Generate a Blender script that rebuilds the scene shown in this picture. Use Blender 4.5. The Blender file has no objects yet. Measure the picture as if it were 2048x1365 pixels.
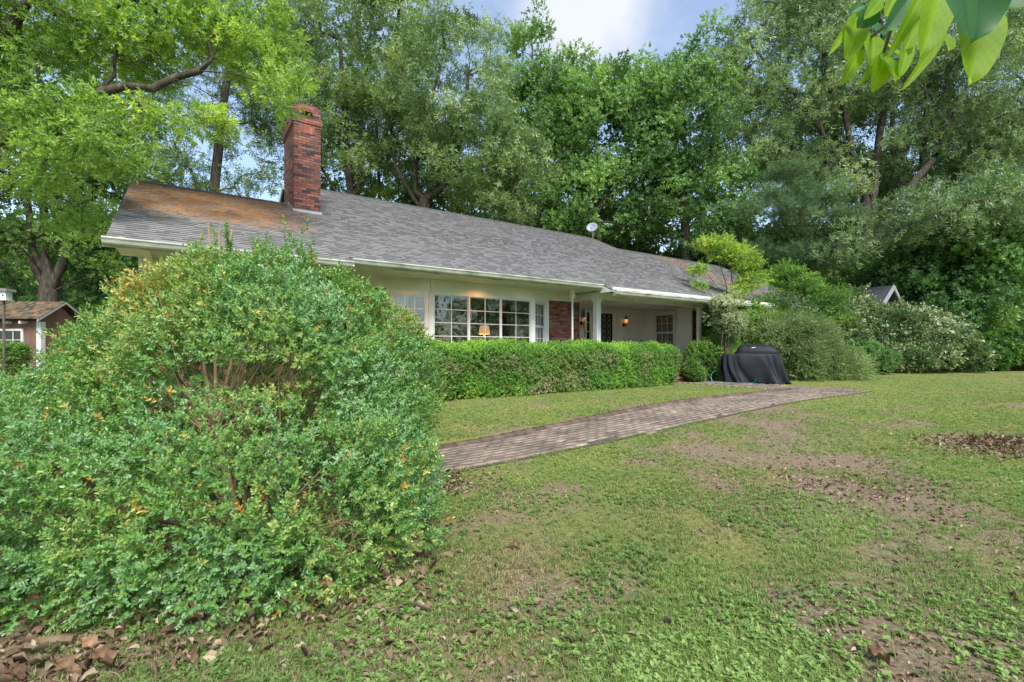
import bpy, math, random
import numpy as np
C = bpy.context.scene.collection
R = math.radians
# ------------------------------------------------------------------ camera, sky, sun
CAMZ = 1.4
cam = bpy.data.objects.new('camera', bpy.data.cameras.new('camera'))
C.objects.link(cam)
cam.location = (0, 0, CAMZ); cam.rotation_euler = (R(90), 0, 0)
cam.data.lens = 16.7; cam.data.sensor_width = 36; cam.data.shift_y = 0.0061
cam.data.clip_start = 0.05; cam.data.clip_end = 900
bpy.context.scene.camera = cam
SUN_DIR = np.array([0.22, -0.62, 0.78]); SUN_DIR /= np.linalg.norm(SUN_DIR)
sun = bpy.data.objects.new('sun', bpy.data.lights.new('sun', 'SUN'))
C.objects.link(sun)
sun.data.energy = 2.7; sun.data.angle = R(22); sun.data.color = (1, .96, .88)
from mathutils import Vector, Matrix
sun.rotation_euler = Vector(SUN_DIR).to_track_quat('Z', 'Y').to_euler()
W = bpy.data.worlds.new('World'); bpy.context.scene.world = W; W.use_nodes = True
nt = W.node_tree; nt.nodes.clear()
def N(nt, t, **k):
    n = nt.nodes.new(t)
    for a, b in k.items(): setattr(n, a, b)
    return n
sky = N(nt, 'ShaderNodeTexSky', sky_type='NISHITA', sun_disc=False)
sky.sun_elevation = math.asin(SUN_DIR[2]); sky.sun_rotation = math.atan2(SUN_DIR[0], SUN_DIR[1])
sky.air_density = 1.0; sky.dust_density = 0.8
bg = N(nt, 'ShaderNodeBackground'); bg.inputs['Strength'].default_value = 0.145
out = N(nt, 'ShaderNodeOutputWorld')
tc = N(nt, 'ShaderNodeTexCoord'); mp = N(nt, 'ShaderNodeMapping'); mp.inputs['Scale'].default_value = (1, 1, 2.2)
no = N(nt, 'ShaderNodeTexNoise'); no.inputs['Scale'].default_value = 2.1; no.inputs['Detail'].default_value = 7; no.inputs['Roughness'].default_value = .56
rp = N(nt, 'ShaderNodeValToRGB'); rp.color_ramp.elements[0].position = .54; rp.color_ramp.elements[1].position = .86
rp.color_ramp.elements[0].color = (.16, .16, .16, 1)
# one brighter cloud bank above the maples
dt = N(nt, 'ShaderNodeVectorMath', operation='DISTANCE'); dt.inputs[1].default_value = (0.125, 0.80, 0.585)
n2 = N(nt, 'ShaderNodeTexNoise'); n2.inputs['Scale'].default_value = 7; n2.inputs['Detail'].default_value = 8
ad = N(nt, 'ShaderNodeMath', operation='MULTIPLY_ADD'); ad.inputs[1].default_value = .22; 
m2 = N(nt, 'ShaderNodeMapRange'); m2.inputs['From Min'].default_value = .27; m2.inputs['From Max'].default_value = .15
mx0 = N(nt, 'ShaderNodeMath', operation='MAXIMUM')
mix = N(nt, 'ShaderNodeMixRGB'); mix.inputs[2].default_value = (3.1, 3.25, 3.5, 1)
L = nt.links.new
L(tc.outputs['Generated'], mp.inputs['Vector']); L(mp.outputs[0], no.inputs['Vector']); L(no.outputs['Fac'], rp.inputs[0])
L(tc.outputs['Generated'], dt.inputs[0]); L(tc.outputs['Generated'], n2.inputs['Vector'])
L(n2.outputs['Fac'], ad.inputs[0]); L(dt.outputs['Value'], ad.inputs[2]); L(ad.outputs[0], m2.inputs['Value'])
L(rp.outputs[0], mx0.inputs[0]); L(m2.outputs[0], mx0.inputs[1]); L(mx0.outputs[0], mix.inputs[0])
L(sky.outputs[0], mix.inputs[1]); L(mix.outputs[0], bg.inputs[0]); L(bg.outputs[0], out.inputs[0])
vs = bpy.context.scene.view_settings
vs.view_transform = 'Standard'; vs.look = 'None'; vs.gamma = 1; vs.exposure = 1.02
# ------------------------------------------------------------------ numeric helpers
def vnoise(P, seed=0):
    P = np.asarray(P, float)
    i = np.floor(P).astype(np.int64); f = P - i; f = f*f*(3-2*f)
    def h(a):
        n = (a[..., 0]*374761393 + a[..., 1]*668265263 + a[..., 2]*2147483647 + seed*974711) & 0xffffffff
        n = ((n ^ (n >> 13))*1274126177) & 0xffffffff
        n = (n ^ (n >> 16)) & 0xffff
        return n/65535.0
    r = 0
    for dx in (0, 1):
        for dy in (0, 1):
            for dz in (0, 1):
                w = (f[..., 0] if dx else 1-f[..., 0])*(f[..., 1] if dy else 1-f[..., 1])*(f[..., 2] if dz else 1-f[..., 2])
                r = r + w*h(i + np.array([dx, dy, dz]))
    return r
def fbm(P, seed=0, o=4):
    s = 0; a = 1; t = 0; P = np.asarray(P, float)
    for k in range(o):
        s = s + a*vnoise(P*(2**k)+17.3*k, seed+k); t += a; a *= .5
    return s/t
def sstep(x, a, b):
    t = np.clip((x-a)/(b-a), 0, 1); return t*t*(3-2*t)
def gz(X, Y):                       # height of the ground
    return .27*sstep(np.asarray(Y, float), 5.2, 10.5)
CA, SA = .823, .568
SC = math.hypot(CA, SA); CA /= SC; SA /= SC
HROT = math.atan2(SA, CA)
def AB(a, b, z=0.):                 # house axes -> world
    return (a*CA-b*SA, a*SA+b*CA, z)
def P(px, py, Y):                   # planning aid: a world point from a bearing and a distance
    return np.array([(px-1024)/950*Y, Y, CAMZ+(695-py)/950*Y])
# ------------------------------------------------------------------ object helpers
INV = {}
def tag(o, label=None, cat=None, group=None, kind=None):
    if label: o['label'] = label
    if cat: o['category'] = cat
    if group: o['group'] = group
    if kind: o['kind'] = kind
    return o
def thing(name, label, cat, loc, rotz=0, group=None):
    o = bpy.data.objects.new(name, None); C.objects.link(o)
    o.location = loc; o.rotation_euler = (0, 0, rotz); o.empty_display_size = .2
    M = Matrix.Translation(Vector(loc)) @ Matrix.Rotation(rotz, 4, 'Z')
    INV[o.name] = np.array(M.inverted())
    return tag(o, label, cat, group)
HM = np.array(Matrix.Rotation(HROT, 4, 'Z'))
def xf(M, V): return V @ M[:3, :3].T + M[:3, 3]
def mesh(name, V, F, mat, parent=None, space='W', tone=None, smooth=False, loc=None, rotz=0, attr='tone', pointattr=None, faceattr=None):
    """V (n,3) world (or house) coordinates, F (m,k) array or list of faces."""
    V = np.asarray(V, float)
    if space == 'H': V = xf(HM, V)
    if parent is not None:
        V = xf(INV[parent.name], V)
    elif loc is not None:
        M = Matrix.Translation(Vector(loc)) @ Matrix.Rotation(rotz, 4, 'Z'); V = xf(np.array(M.inverted()), V)
    me = bpy.data.meshes.new(name)
    if isinstance(F, np.ndarray):
        k = F.shape[1]
        me.vertices.add(len(V)); me.vertices.foreach_set('co', V.astype(np.float32).ravel())
        me.loops.add(F.size); me.loops.foreach_set('vertex_index', F.astype(np.int32).ravel())
        me.polygons.add(len(F)); me.polygons.foreach_set('loop_start', np.arange(0, F.size, k, dtype=np.int32))
        me.update(calc_edges=True)
    else:
        me.from_pydata([tuple(v) for v in V], [], F); me.update()
    if tone is not None:
        at = me.attributes.new(attr, 'FLOAT', 'FACE'); at.data.foreach_set('value', np.asarray(tone, np.float32))
    for nm, ar in (faceattr or {}).items():
        at = me.attributes.new(nm, 'FLOAT', 'FACE'); at.data.foreach_set('value', np.asarray(ar, np.float32))
    if pointattr is not None:
        for nm, ar in pointattr.items():
            at = me.attributes.new(nm, 'FLOAT', 'POINT'); at.data.foreach_set('value', np.asarray(ar, np.float32))
    if smooth: me.polygons.foreach_set('use_smooth', [True]*len(me.polygons))
    if mat: me.materials.append(mat)
    o = bpy.data.objects.new(name, me); C.objects.link(o)
    if parent is not None:
        o.parent = parent; INV[o.name] = INV[parent.name]
    elif loc is not None:
        o.location = loc; o.rotation_euler = (0, 0, rotz)
        M = Matrix.Translation(Vector(loc)) @ Matrix.Rotation(rotz, 4, 'Z'); INV[o.name] = np.array(M.inverted())
    return o
class MB:
    def __init__(s): s.v = []; s.f = []
    def add(s, V, F):
        n = len(s.v); s.v += [tuple(map(float, v)) for v in V]; s.f += [tuple(i+n for i in f) for f in F]; return s
    def box(s, x0, x1, y0, y1, z0, z1):
        return s.add([(x0,y0,z0),(x1,y0,z0),(x1,y1,z0),(x0,y1,z0),(x0,y0,z1),(x1,y0,z1),(x1,y1,z1),(x0,y1,z1)],
                     [(0,3,2,1),(4,5,6,7),(0,1,5,4),(1,2,6,5),(2,3,7,6),(3,0,4,7)])
    def obox(s, o, d, n, s0, s1, t0, t1, z0, z1):      # oriented: along d, out along n
        V = []
        for z in (z0, z1):
            for (a, b) in ((s0,t0),(s1,t0),(s1,t1),(s0,t1)):
                V.append((o[0]+d[0]*a+n[0]*b, o[1]+d[1]*a+n[1]*b, z))
        return s.add(V, [(0,3,2,1),(4,5,6,7),(0,1,5,4),(1,2,6,5),(2,3,7,6),(3,0,4,7)])
    def prism(s, poly, axis, t0, t1):                  # polygon extruded along an axis
        n = len(poly); V = []
        for t in (t0, t1):
            for p in poly:
                q = list(p); q.insert(axis, t); V.append(q)
        F = [tuple(range(n))[::-1], tuple(range(n, 2*n))]+[(i, (i+1) % n, n+(i+1) % n, n+i) for i in range(n)]
        return s.add(V, F)
    def tube(s, pts, r, seg=6, caps=True):
        pts = [np.array(p, float) for p in pts]; n = len(pts)
        rr = r if hasattr(r, '__len__') else [r]*n
        V = []; F = []
        for i, p in enumerate(pts):
            d = pts[min(i+1, n-1)]-pts[max(i-1, 0)]; d /= np.linalg.norm(d)+1e-9
            a = np.cross(d, (0.31, 0.17, .93) if abs(d[2]) < .9 else (1, .1, 0)); a /= np.linalg.norm(a); b = np.cross(d, a)
            for k in range(seg):
                t = 2*math.pi*k/seg; V.append(p+rr[i]*(a*math.cos(t)+b*math.sin(t)))
        for i in range(n-1):
            for k in range(seg):
                F.append((i*seg+k, i*seg+(k+1) % seg, (i+1)*seg+(k+1) % seg, (i+1)*seg+k))
        if caps: F += [tuple(range(seg))[::-1], tuple((n-1)*seg+k for k in range(seg))]
        return s.add(V, F)
    def lathe(s, c, prof, seg=12):
        V = []; F = []; n = len(prof)
        for (r, z) in prof:
            for k in range(seg):
                t = 2*math.pi*k/seg; V.append((c[0]+r*math.cos(t), c[1]+r*math.sin(t), c[2]+z))
        for i in range(n-1):
            for k in range(seg): F.append((i*seg+k, i*seg+(k+1) % seg, (i+1)*seg+(k+1) % seg, (i+1)*seg+k))
        F += [tuple(range(seg))[::-1], tuple((n-1)*seg+k for k in range(seg))]
        return s.add(V, F)
    def build(s, name, mat, parent=None, space='W', bevel=0, **k):
        o = mesh(name, s.v, s.f, mat, parent, space, **k)
        if bevel:
            m = o.modifiers.new('b', 'BEVEL'); m.width = bevel; m.segments = 2; m.limit_method = 'ANGLE'
        return o
# ------------------------------------------------------------------ materials
MATS = {}
def newmat(name):
    m = bpy.data.materials.new(name); m.use_nodes = True; nt = m.node_tree; nt.nodes.clear()
    o = N(nt, 'ShaderNodeOutputMaterial'); p = N(nt, 'ShaderNodeBsdfPrincipled'); nt.links.new(p.outputs[0], o.inputs[0])
    MATS[name] = m
    return m, nt, p, o
def ramp(nt, cols, inp):
    r = N(nt, 'ShaderNodeValToRGB'); e = r.color_ramp.elements
    while len(e) < len(cols): e.new(.5)
    for i, (pos, c) in enumerate(cols): e[i].position = pos; e[i].color = (*c, 1)
    nt.links.new(inp, r.inputs[0]); return r
def simple(name, cols, rough=.6, scale=3, bump=0, bscale=None, coord='Object', metal=0, spec=.4, detail=6, stretch=None):
    m, nt, p, o = newmat(name)
    tc = N(nt, 'ShaderNodeTexCoord'); vec = tc.outputs[coord]
    if stretch:
        mp = N(nt, 'ShaderNodeMapping'); mp.inputs['Scale'].default_value = stretch; nt.links.new(vec, mp.inputs[0]); vec = mp.outputs[0]
    n = N(nt, 'ShaderNodeTexNoise'); n.inputs['Scale'].default_value = scale; n.inputs['Detail'].default_value = detail; n.inputs['Roughness'].default_value = .6
    nt.links.new(vec, n.inputs['Vector'])
    if isinstance(cols[0], (int, float)): cols = [(.3, [c*.86 for c in cols]), (.7, cols)]
    r = ramp(nt, cols, n.outputs['Fac']); nt.links.new(r.outputs[0], p.inputs['Base Color'])
    p.inputs['Roughness'].default_value = rough; p.inputs['Metallic'].default_value = metal; p.inputs['Specular IOR Level'].default_value = spec
    if bump:
        n2 = N(nt, 'ShaderNodeTexNoise'); n2.inputs['Scale'].default_value = bscale or scale*4; n2.inputs['Detail'].default_value = 5
        nt.links.new(vec, n2.inputs['Vector'])
        b = N(nt, 'ShaderNodeBump'); b.inputs['Strength'].default_value = bump; b.inputs['Distance'].default_value = .02
        nt.links.new(n2.outputs['Fac'], b.inputs['Height']); nt.links.new(b.outputs[0], p.inputs['Normal'])
    return m
def leafmat(name, cols, trans=.35, rough=.45, spec=.35, tcol=(1.5, 1.6, .7)):
    m, nt, p, o = newmat(name)
    a = N(nt, 'ShaderNodeAttribute', attribute_name='tone')
    r = ramp(nt, cols, a.outputs['Fac'])
    nt.links.new(r.outputs[0], p.inputs['Base Color']); p.inputs['Roughness'].default_value = rough; p.inputs['Specular IOR Level'].default_value = spec
    t = N(nt, 'ShaderNodeBsdfTranslucent'); mm = N(nt, 'ShaderNodeMixRGB', blend_type='MULTIPLY'); mm.inputs[0].default_value = 1
    mm.inputs[2].default_value = (*tcol, 1); nt.links.new(r.outputs[0], mm.inputs[1]); nt.links.new(mm.outputs[0], t.inputs[0])
    mx = N(nt, 'ShaderNodeMixShader'); mx.inputs[0].default_value = trans
    nt.links.new(p.outputs[0], mx.inputs[1]); nt.links.new(t.outputs[0], mx.inputs[2]); nt.links.new(mx.outputs[0], o.inputs[0])
    return m
def brickmat(name, cols, mortar, bw=.205, bh=.0677, ms=.006, plan=False, bumpd=.006, dirt=None):
    m, nt, p, o = newmat(name); L = nt.links.new
    tc = N(nt, 'ShaderNodeTexCoord'); sp = N(nt, 'ShaderNodeSeparateXYZ'); L(tc.outputs['Object'], sp.inputs[0])
    cb = N(nt, 'ShaderNodeCombineXYZ')
    if plan: L(sp.outputs[0], cb.inputs[0]); L(sp.outputs[1], cb.inputs[1])
    else:
        a = N(nt, 'ShaderNodeMath', operation='ADD'); L(sp.outputs[0], a.inputs[0]); L(sp.outputs[1], a.inputs[1])
        L(a.outputs[0], cb.inputs[0]); L(sp.outputs[2], cb.inputs[1])
    nz = N(nt, 'ShaderNodeTexNoise'); nz.inputs['Scale'].default_value = 3.; L(tc.outputs['Object'], nz.inputs['Vector'])
    va = N(nt, 'ShaderNodeVectorMath', operation='MULTIPLY_ADD'); va.inputs[1].default_value = (.012, .012, 0); L(nz.outputs['Color'], va.inputs[0]); L(cb.outputs[0], va.inputs[2])
    b = N(nt, 'ShaderNodeTexBrick'); b.inputs['Scale'].default_value = 1; b.inputs['Brick Width'].default_value = bw; b.inputs['Row Height'].default_value = bh
    b.inputs['Mortar Size'].default_value = ms; b.inputs['Mortar Smooth'].default_value = .15
    b.inputs['Color1'].default_value = (0, 0, 0, 1); b.inputs['Color2'].default_value = (1, 1, 1, 1); b.inputs['Mortar'].default_value = (.5, .5, .5, 1)
    L(va.outputs[0], b.inputs['Vector'])
    r = ramp(nt, cols, b.outputs['Color'])
    n = N(nt, 'ShaderNodeTexNoise'); n.inputs['Scale'].default_value = 40; n.inputs['Detail'].default_value = 5; L(tc.outputs['Object'], n.inputs['Vector'])
    hv = N(nt, 'ShaderNodeMapRange'); hv.inputs['To Min'].default_value = .6; hv.inputs['To Max'].default_value = 1.35; L(n.outputs['Fac'], hv.inputs[0])
    mu = N(nt, 'ShaderNodeMixRGB', blend_type='MULTIPLY'); mu.inputs[0].default_value = 1; L(r.outputs[0], mu.inputs[1]); L(hv.outputs[0], mu.inputs[2])
    mx = N(nt, 'ShaderNodeMixRGB'); mx.inputs[2].default_value = (*mortar, 1); L(b.outputs['Fac'], mx.inputs[0]); L(mu.outputs[0], mx.inputs[1])
    last = mx
    if dirt:
        dn = N(nt, 'ShaderNodeTexNoise'); dn.inputs['Scale'].default_value = dirt[0]; dn.inputs['Detail'].default_value = 7; L(tc.outputs['Object'], dn.inputs['Vector'])
        dr = N(nt, 'ShaderNodeMapRange'); dr.inputs['From Min'].default_value = .48; dr.inputs['From Max'].default_value = .66; dr.inputs['To Max'].default_value = dirt[2]; L(dn.outputs['Fac'], dr.inputs[0])
        last = N(nt, 'ShaderNodeMixRGB'); last.inputs[2].default_value = (*dirt[1], 1); L(dr.outputs[0], last.inputs[0]); L(mx.outputs[0], last.inputs[1])
    L(last.outputs[0], p.inputs['Base Color']); p.inputs['Roughness'].default_value = .85; p.inputs['Specular IOR Level'].default_value = .25
    iv = N(nt, 'ShaderNodeMath', operation='SUBTRACT'); iv.inputs[0].default_value = 1; L(b.outputs['Fac'], iv.inputs[1])
    bp = N(nt, 'ShaderNodeBump'); bp.inputs['Distance'].default_value = bumpd; bp.inputs['Strength'].default_value = .9; L(iv.outputs[0], bp.inputs['Height']); L(bp.outputs[0], p.inputs['Normal'])
    return m
def emit(name, col, st):
    m, nt, p, o = newmat(name); p.inputs['Base Color'].default_value = (*col, 1)
    p.inputs['Emission Color'].default_value = (*col, 1); p.inputs['Emission Strength'].default_value = st; return m
def pieces(V, F, gap=.03):
    """split a mesh into the separate pieces it is made of"""
    n = len(V); par = list(range(n))
    def fd(i):
        while par[i] != i: par[i] = par[par[i]]; i = par[i]
        return i
    for f in F:
        for k in f[1:]: par[fd(k)] = fd(f[0])
    gr = {}
    for i in range(n): gr.setdefault(fd(i), []).append(i)
    V = np.array(V, float); bb = [(V[g].min(0)-gap, V[g].max(0)+gap, set(g)) for g in gr.values()]
    ch = True
    while ch:
        ch = False
        for i in range(len(bb)):
            for j in range(i+1, len(bb)):
                if (bb[i][0] <= bb[j][1]).all() and (bb[j][0] <= bb[i][1]).all():
                    bb[i] = (np.minimum(bb[i][0], bb[j][0]), np.maximum(bb[i][1], bb[j][1]), bb[i][2] | bb[j][2]); del bb[j]; ch = True; break
            if ch: break
    out = []
    for (_, _, g) in bb:
        g = sorted(g); mp = {k: i for i, k in enumerate(g)}; gs = set(g)
        out.append((V[g], [tuple(mp[k] for k in f) for f in F if f[0] in gs]))
    return out
def flat(name, col, rough=.5, metal=0):
    m, nt, p, o = newmat(name); p.inputs['Base Color'].default_value = (*col, 1); p.inputs['Roughness'].default_value = rough; p.inputs['Metallic'].default_value = metal; return m
def glassmat(name, ior=2.7, tint=(.9, .93, .93)):
    m, nt, p, o = newmat(name); nt.nodes.remove(p)
    t = N(nt, 'ShaderNodeBsdfTransparent'); t.inputs[0].default_value = (*tint, 1)
    g = N(nt, 'ShaderNodeBsdfGlossy'); g.inputs['Roughness'].default_value = .015
    tc = N(nt, 'ShaderNodeTexCoord'); n = N(nt, 'ShaderNodeTexNoise'); n.inputs['Scale'].default_value = 3.5; nt.links.new(tc.outputs['Object'], n.inputs['Vector'])
    b = N(nt, 'ShaderNodeBump'); b.inputs['Strength'].default_value = .25; b.inputs['Distance'].default_value = .01; nt.links.new(n.outputs['Fac'], b.inputs['Height']); nt.links.new(b.outputs[0], g.inputs['Normal'])
    f = N(nt, 'ShaderNodeFresnel'); f.inputs['IOR'].default_value = ior
    gm = N(nt, 'ShaderNodeNewGeometry'); iv = N(nt, 'ShaderNodeMath', operation='SUBTRACT'); iv.inputs[0].default_value = 1; nt.links.new(gm.outputs['Backfacing'], iv.inputs[1]); fm = N(nt, 'ShaderNodeMath', operation='MULTIPLY'); nt.links.new(f.outputs[0], fm.inputs[0]); nt.links.new(iv.outputs[0], fm.inputs[1])
    mx = N(nt, 'ShaderNodeMixShader'); nt.links.new(fm.outputs[0], mx.inputs[0]); nt.links.new(t.outputs[0], mx.inputs[1]); nt.links.new(g.outputs[0], mx.inputs[2]); nt.links.new(mx.outputs[0], o.inputs[0])
    return m
# lichen-spotted shingles: tone per tab, lichen by noise inside a region of the roof
def shinglemat():
    m, nt, p, o = newmat('shingles'); L = nt.links.new
    a = N(nt, 'ShaderNodeAttribute', attribute_name='tone')
    r = ramp(nt, [(0, (.060, .058, .058)), (.15, (.145, .140, .140)), (.5, (.205, .20, .198)), (1, (.27, .26, .255))], a.outputs['Fac'])
    tc = N(nt, 'ShaderNodeTexCoord')
    n = N(nt, 'ShaderNodeTexNoise'); n.inputs['Scale'].default_value = 90; n.inputs['Detail'].default_value = 3; L(tc.outputs['Object'], n.inputs['Vector'])
    hv = N(nt, 'ShaderNodeMapRange'); hv.inputs['To Min'].default_value = .5; hv.inputs['To Max'].default_value = 1.5; L(n.outputs['Fac'], hv.inputs[0])
    mu = N(nt, 'ShaderNodeMixRGB', blend_type='MULTIPLY'); mu.inputs[0].default_value = 1; L(r.outputs[0], mu.inputs[1]); L(hv.outputs[0], mu.inputs[2])
    li = N(nt, 'ShaderNodeAttribute', attribute_name='lichen')
    n2 = N(nt, 'ShaderNodeTexNoise'); n2.inputs['Scale'].default_value = 7; n2.inputs['Detail'].default_value = 8; n2.inputs['Roughness'].default_value = .72; L(tc.outputs['Object'], n2.inputs['Vector'])
    s = N(nt, 'ShaderNodeMath', operation='ADD'); L(n2.outputs['Fac'], s.inputs[0]); L(li.outputs['Fac'], s.inputs[1])
    mr = N(nt, 'ShaderNodeMapRange'); mr.inputs['From Min'].default_value = .86; mr.inputs['From Max'].default_value = 1.06; mr.inputs['To Max'].default_value = .8; L(s.outputs[0], mr.inputs[0])
    mx = N(nt, 'ShaderNodeMixRGB'); L(mr.outputs[0], mx.inputs[0]); L(mu.outputs[0], mx.inputs[1])
    lr = ramp(nt, [(.3, (.20, .09, .03)), (.7, (.48, .22, .06))], n.outputs['Fac']); L(lr.outputs[0], mx.inputs[2])
    L(mx.outputs[0], p.inputs['Base Color']); p.inputs['Roughness'].default_value = .9; p.inputs['Specular IOR Level'].default_value = .2
    b = N(nt, 'ShaderNodeBump'); b.inputs['Strength'].default_value = .4; b.inputs['Distance'].default_value = .004; L(n.outputs['Fac'], b.inputs['Height']); L(b.outputs[0], p.inputs['Normal'])
    return m
M_shingle = shinglemat()
M_brick = brickmat('red_brick', [(0, (.035, .022, .022)), (.18, (.10, .05, .045)), (.34, (.22, .075, .055)), (.7, (.29, .085, .055)), (.9, (.33, .13, .085)), (1, (.27, .17, .12))], (.17, .14, .13), dirt=(1.3, (.14, .09, .08), .45))
M_chbrick = brickmat('chimney_brick', [(0, (.045, .035, .038)), (.16, (.10, .065, .065)), (.26, (.22, .085, .065)), (.6, (.30, .095, .065)), (.9, (.33, .16, .12)), (1, (.16, .13, .13))], (.05, .042, .04), dirt=(1.6, (.085, .06, .06), .6))
M_stepbrick = brickmat('step_brick', [(0, (.16, .06, .045)), (.5, (.28, .10, .07)), (1, (.36, .17, .12))], (.2, .17, .15))
M_path = brickmat('path_brick', [(0, (.19, .155, .14)), (.3, (.25, .205, .18)), (.65, (.31, .25, .22)), (1, (.38, .30, .26))], (.09, .08, .065), bw=.20, bh=.097, ms=.008, plan=True, dirt=(1.1, (.17, .155, .14), .7))
M_white = simple('white_paint', [(.3, (.52, .53, .50)), (.5, (.70, .70, .67)), (.7, (.76, .76, .73))], .45, 2.2, .08, 30, stretch=(1, 1, .4), detail=9)
M_cream = simple('cream_trim', [(.35, (.60, .62, .54)), (.7, (.76, .77, .69))], .5, 1.2, .05, 20)
M_gutter = simple('gutter_paint', [(.3, (.20, .22, .16)), (.5, (.42, .44, .36)), (.72, (.60, .61, .54))], .5, 2.5, .1, 20, stretch=(1, 3, 3))
M_siding = simple('board_siding', [(.3, (.80, .765, .71)), (.7, (.88, .85, .80))], .55, 2, .06, 25, stretch=(2, 2, .5))
M_gable = simple('gable_siding', [(.3, (.30, .34, .24)), (.7, (.42, .45, .33))], .6, 2)
M_glass = glassmat('window_glass')
M_int = simple('interior_plaster', (.30, .29, .25), .9, 1)
M_intf = simple('interior_floor', (.12, .07, .04), .6, 2)
M_dark = flat('black_iron', (.012, .012, .013), .45, .3)
M_door = simple('dark_door', (.045, .05, .045), .5, 3)
M_curt = simple('curtain_cloth', (.55, .54, .48), .9, 6, stretch=(12, 12, .3))
M_bark = simple('bark', [(.3, (.035, .028, .022)), (.55, (.085, .07, .055)), (.75, (.15, .13, .11))], .95, 9, 1.0, 22, stretch=(1, 1, .25), spec=.1)
M_barkg = simple('grey_bark', [(.3, (.06, .052, .045)), (.6, (.15, .135, .115)), (.8, (.24, .22, .19))], .95, 9, 1.0, 22, stretch=(1, 1, .25), spec=.1)
M_twig = simple('twig_bark', [(.3, (.11, .075, .045)), (.7, (.25, .18, .11))], .9, 8, .3)
# ================================================================== THE HOUSE (house axes: a along the front, b into depth)
rng = np.random.default_rng(7)
GR = .27; FL = .66; SOF = 3.08
def roofz(b): return .484*b-1.545
house = thing('brick_house', 'long low red brick ranch house with grey shingle roof, bay window and white front porch', 'house', AB(10, 14, GR), HROT)
SPLIT = {'frieze', 'ridge_cap', 'rake_board', 'corner_post', 'bay_base', 'shutter', 'fascia', 'soffit', 'brick_wall', 'inside_wall', 'ceiling', 'steps', 'door_frame', 'porch_wall'}
def hb(mb, name, mat, parent=house, **k):
    if name in SPLIT:
        o = None
        for (v, f) in pieces(mb.v, mb.f, .012): o = mesh(name, v, f, mat, parent, 'H', **k)
        return o
    return mb.build(name, mat, parent, 'H', **k)
# ---- walls
w = MB()
w.box(-.6, 4.08, 11.2, 11.4, .05, 2.82); w.box(8.98, 10.34, 11.2, 11.4, .05, 2.82)
w.box(10.14, 10.34, 11.4, 13.7, .05, 3.0)
w.box(16.27, 16.47, 11.2, 13.8, .05, 3.0); w.box(16.47, 25, 11.2, 11.4, .05, 2.82)
w.box(24.8, 25, 11.4, 20.5, .05, 3.0); w.box(-.6, 25, 20.5, 20.7, .05, 3.0)
w.box(5.0, 8.14, 10.75, 10.85, .05, 1.24)
hb(w, 'brick_wall', M_brick)
w = MB(); w.box(-.6, -.4, 11.4, 20.5, .05, 3.0)
hb(w, 'end_wall', M_siding)
# gables
def gable(a, ridge, z0, th=.12, bl=None):
    zr = roofz(ridge)-.06; b0 = (z0+1.545+.06)/.484; b1 = 2*ridge-b0
    return MB().prism([(b0, z0), (b1, z0), (ridge, zr)], 0, a, a+th)
g = gable(-.6, 14.16, 3.02); hb(g, 'gable_wall', M_siding)
g = gable(2.95, 17.5, 3.1, .1); hb(g, 'gable_wall', M_gable)
g = gable(16.8, 17.5, 4.6, .1); hb(g, 'gable_wall', M_gable)
g = gable(24.85, 15.75, 3.02); hb(g, 'gable_wall', M_siding)
# ---- frieze, soffit, fascia (painted trim)
t = MB()
t.box(-.7, 4.1, 11.17, 11.3, 2.82, SOF); t.box(8.96, 10.2, 11.17, 11.3, 2.82, SOF); t.box(16.2, 25.1, 11.17, 11.3, 2.82, SOF)
# bay frieze follows the bay
bay = [(4.1, 11.2), (4.98, 10.75), (8.14, 10.75), (8.97, 11.2)]
def seg(p, q):
    p = np.array(p, float); q = np.array(q, float); Ls = np.linalg.norm(q-p); d = (q-p)/Ls; n = np.array([d[1], -d[0]]); return p, d, n, Ls
for p, q in zip(bay[:-1], bay[1:]):
    o, d, n, Ls = seg(p, q); t.obox(o, d, n, -.0, Ls, -.08, .03, 2.77, SOF)
hb(t, 'frieze', M_cream)
s = MB()
s.box(-.95, 2.75, 9.70, 11.2, SOF, SOF+.03); s.box(2.75, 10.1, 9.86, 11.2, SOF, SOF+.03)
s.box(10.1, 16.2, 9.50, 10.28, SOF+.002, SOF+.03); s.box(16.2, 25.2, 9.50, 11.2, SOF, SOF+.03)
s.box(10.34, 16.27, 10.5, 13.62, 2.96, 3.0)
hb(s, 'soffit', M_cream)
# interior ceiling and floor, back wall of the living room
i = MB(); i.box(-.4, 10.1, 11.42, 20.4, 3.1, 3.14); i.box(16.5, 24.7, 11.42, 20.4, 3.1, 3.14); hb(i, 'ceiling', M_int)
i = MB(); i.box(-.4, 10.1, 16.0, 16.1, .6, 3.1); i.box(3.2, 3.3, 11.42, 15.99, .6, 3.1); i.box(10.02, 10.1, 11.42, 15.98, .6, 3.1); hb(i, 'inside_wall', M_int)
i = MB(); i.box(-.4, 10.1, 11.42, 20.4, .58, FL); hb(i, 'floor', M_intf)
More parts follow.
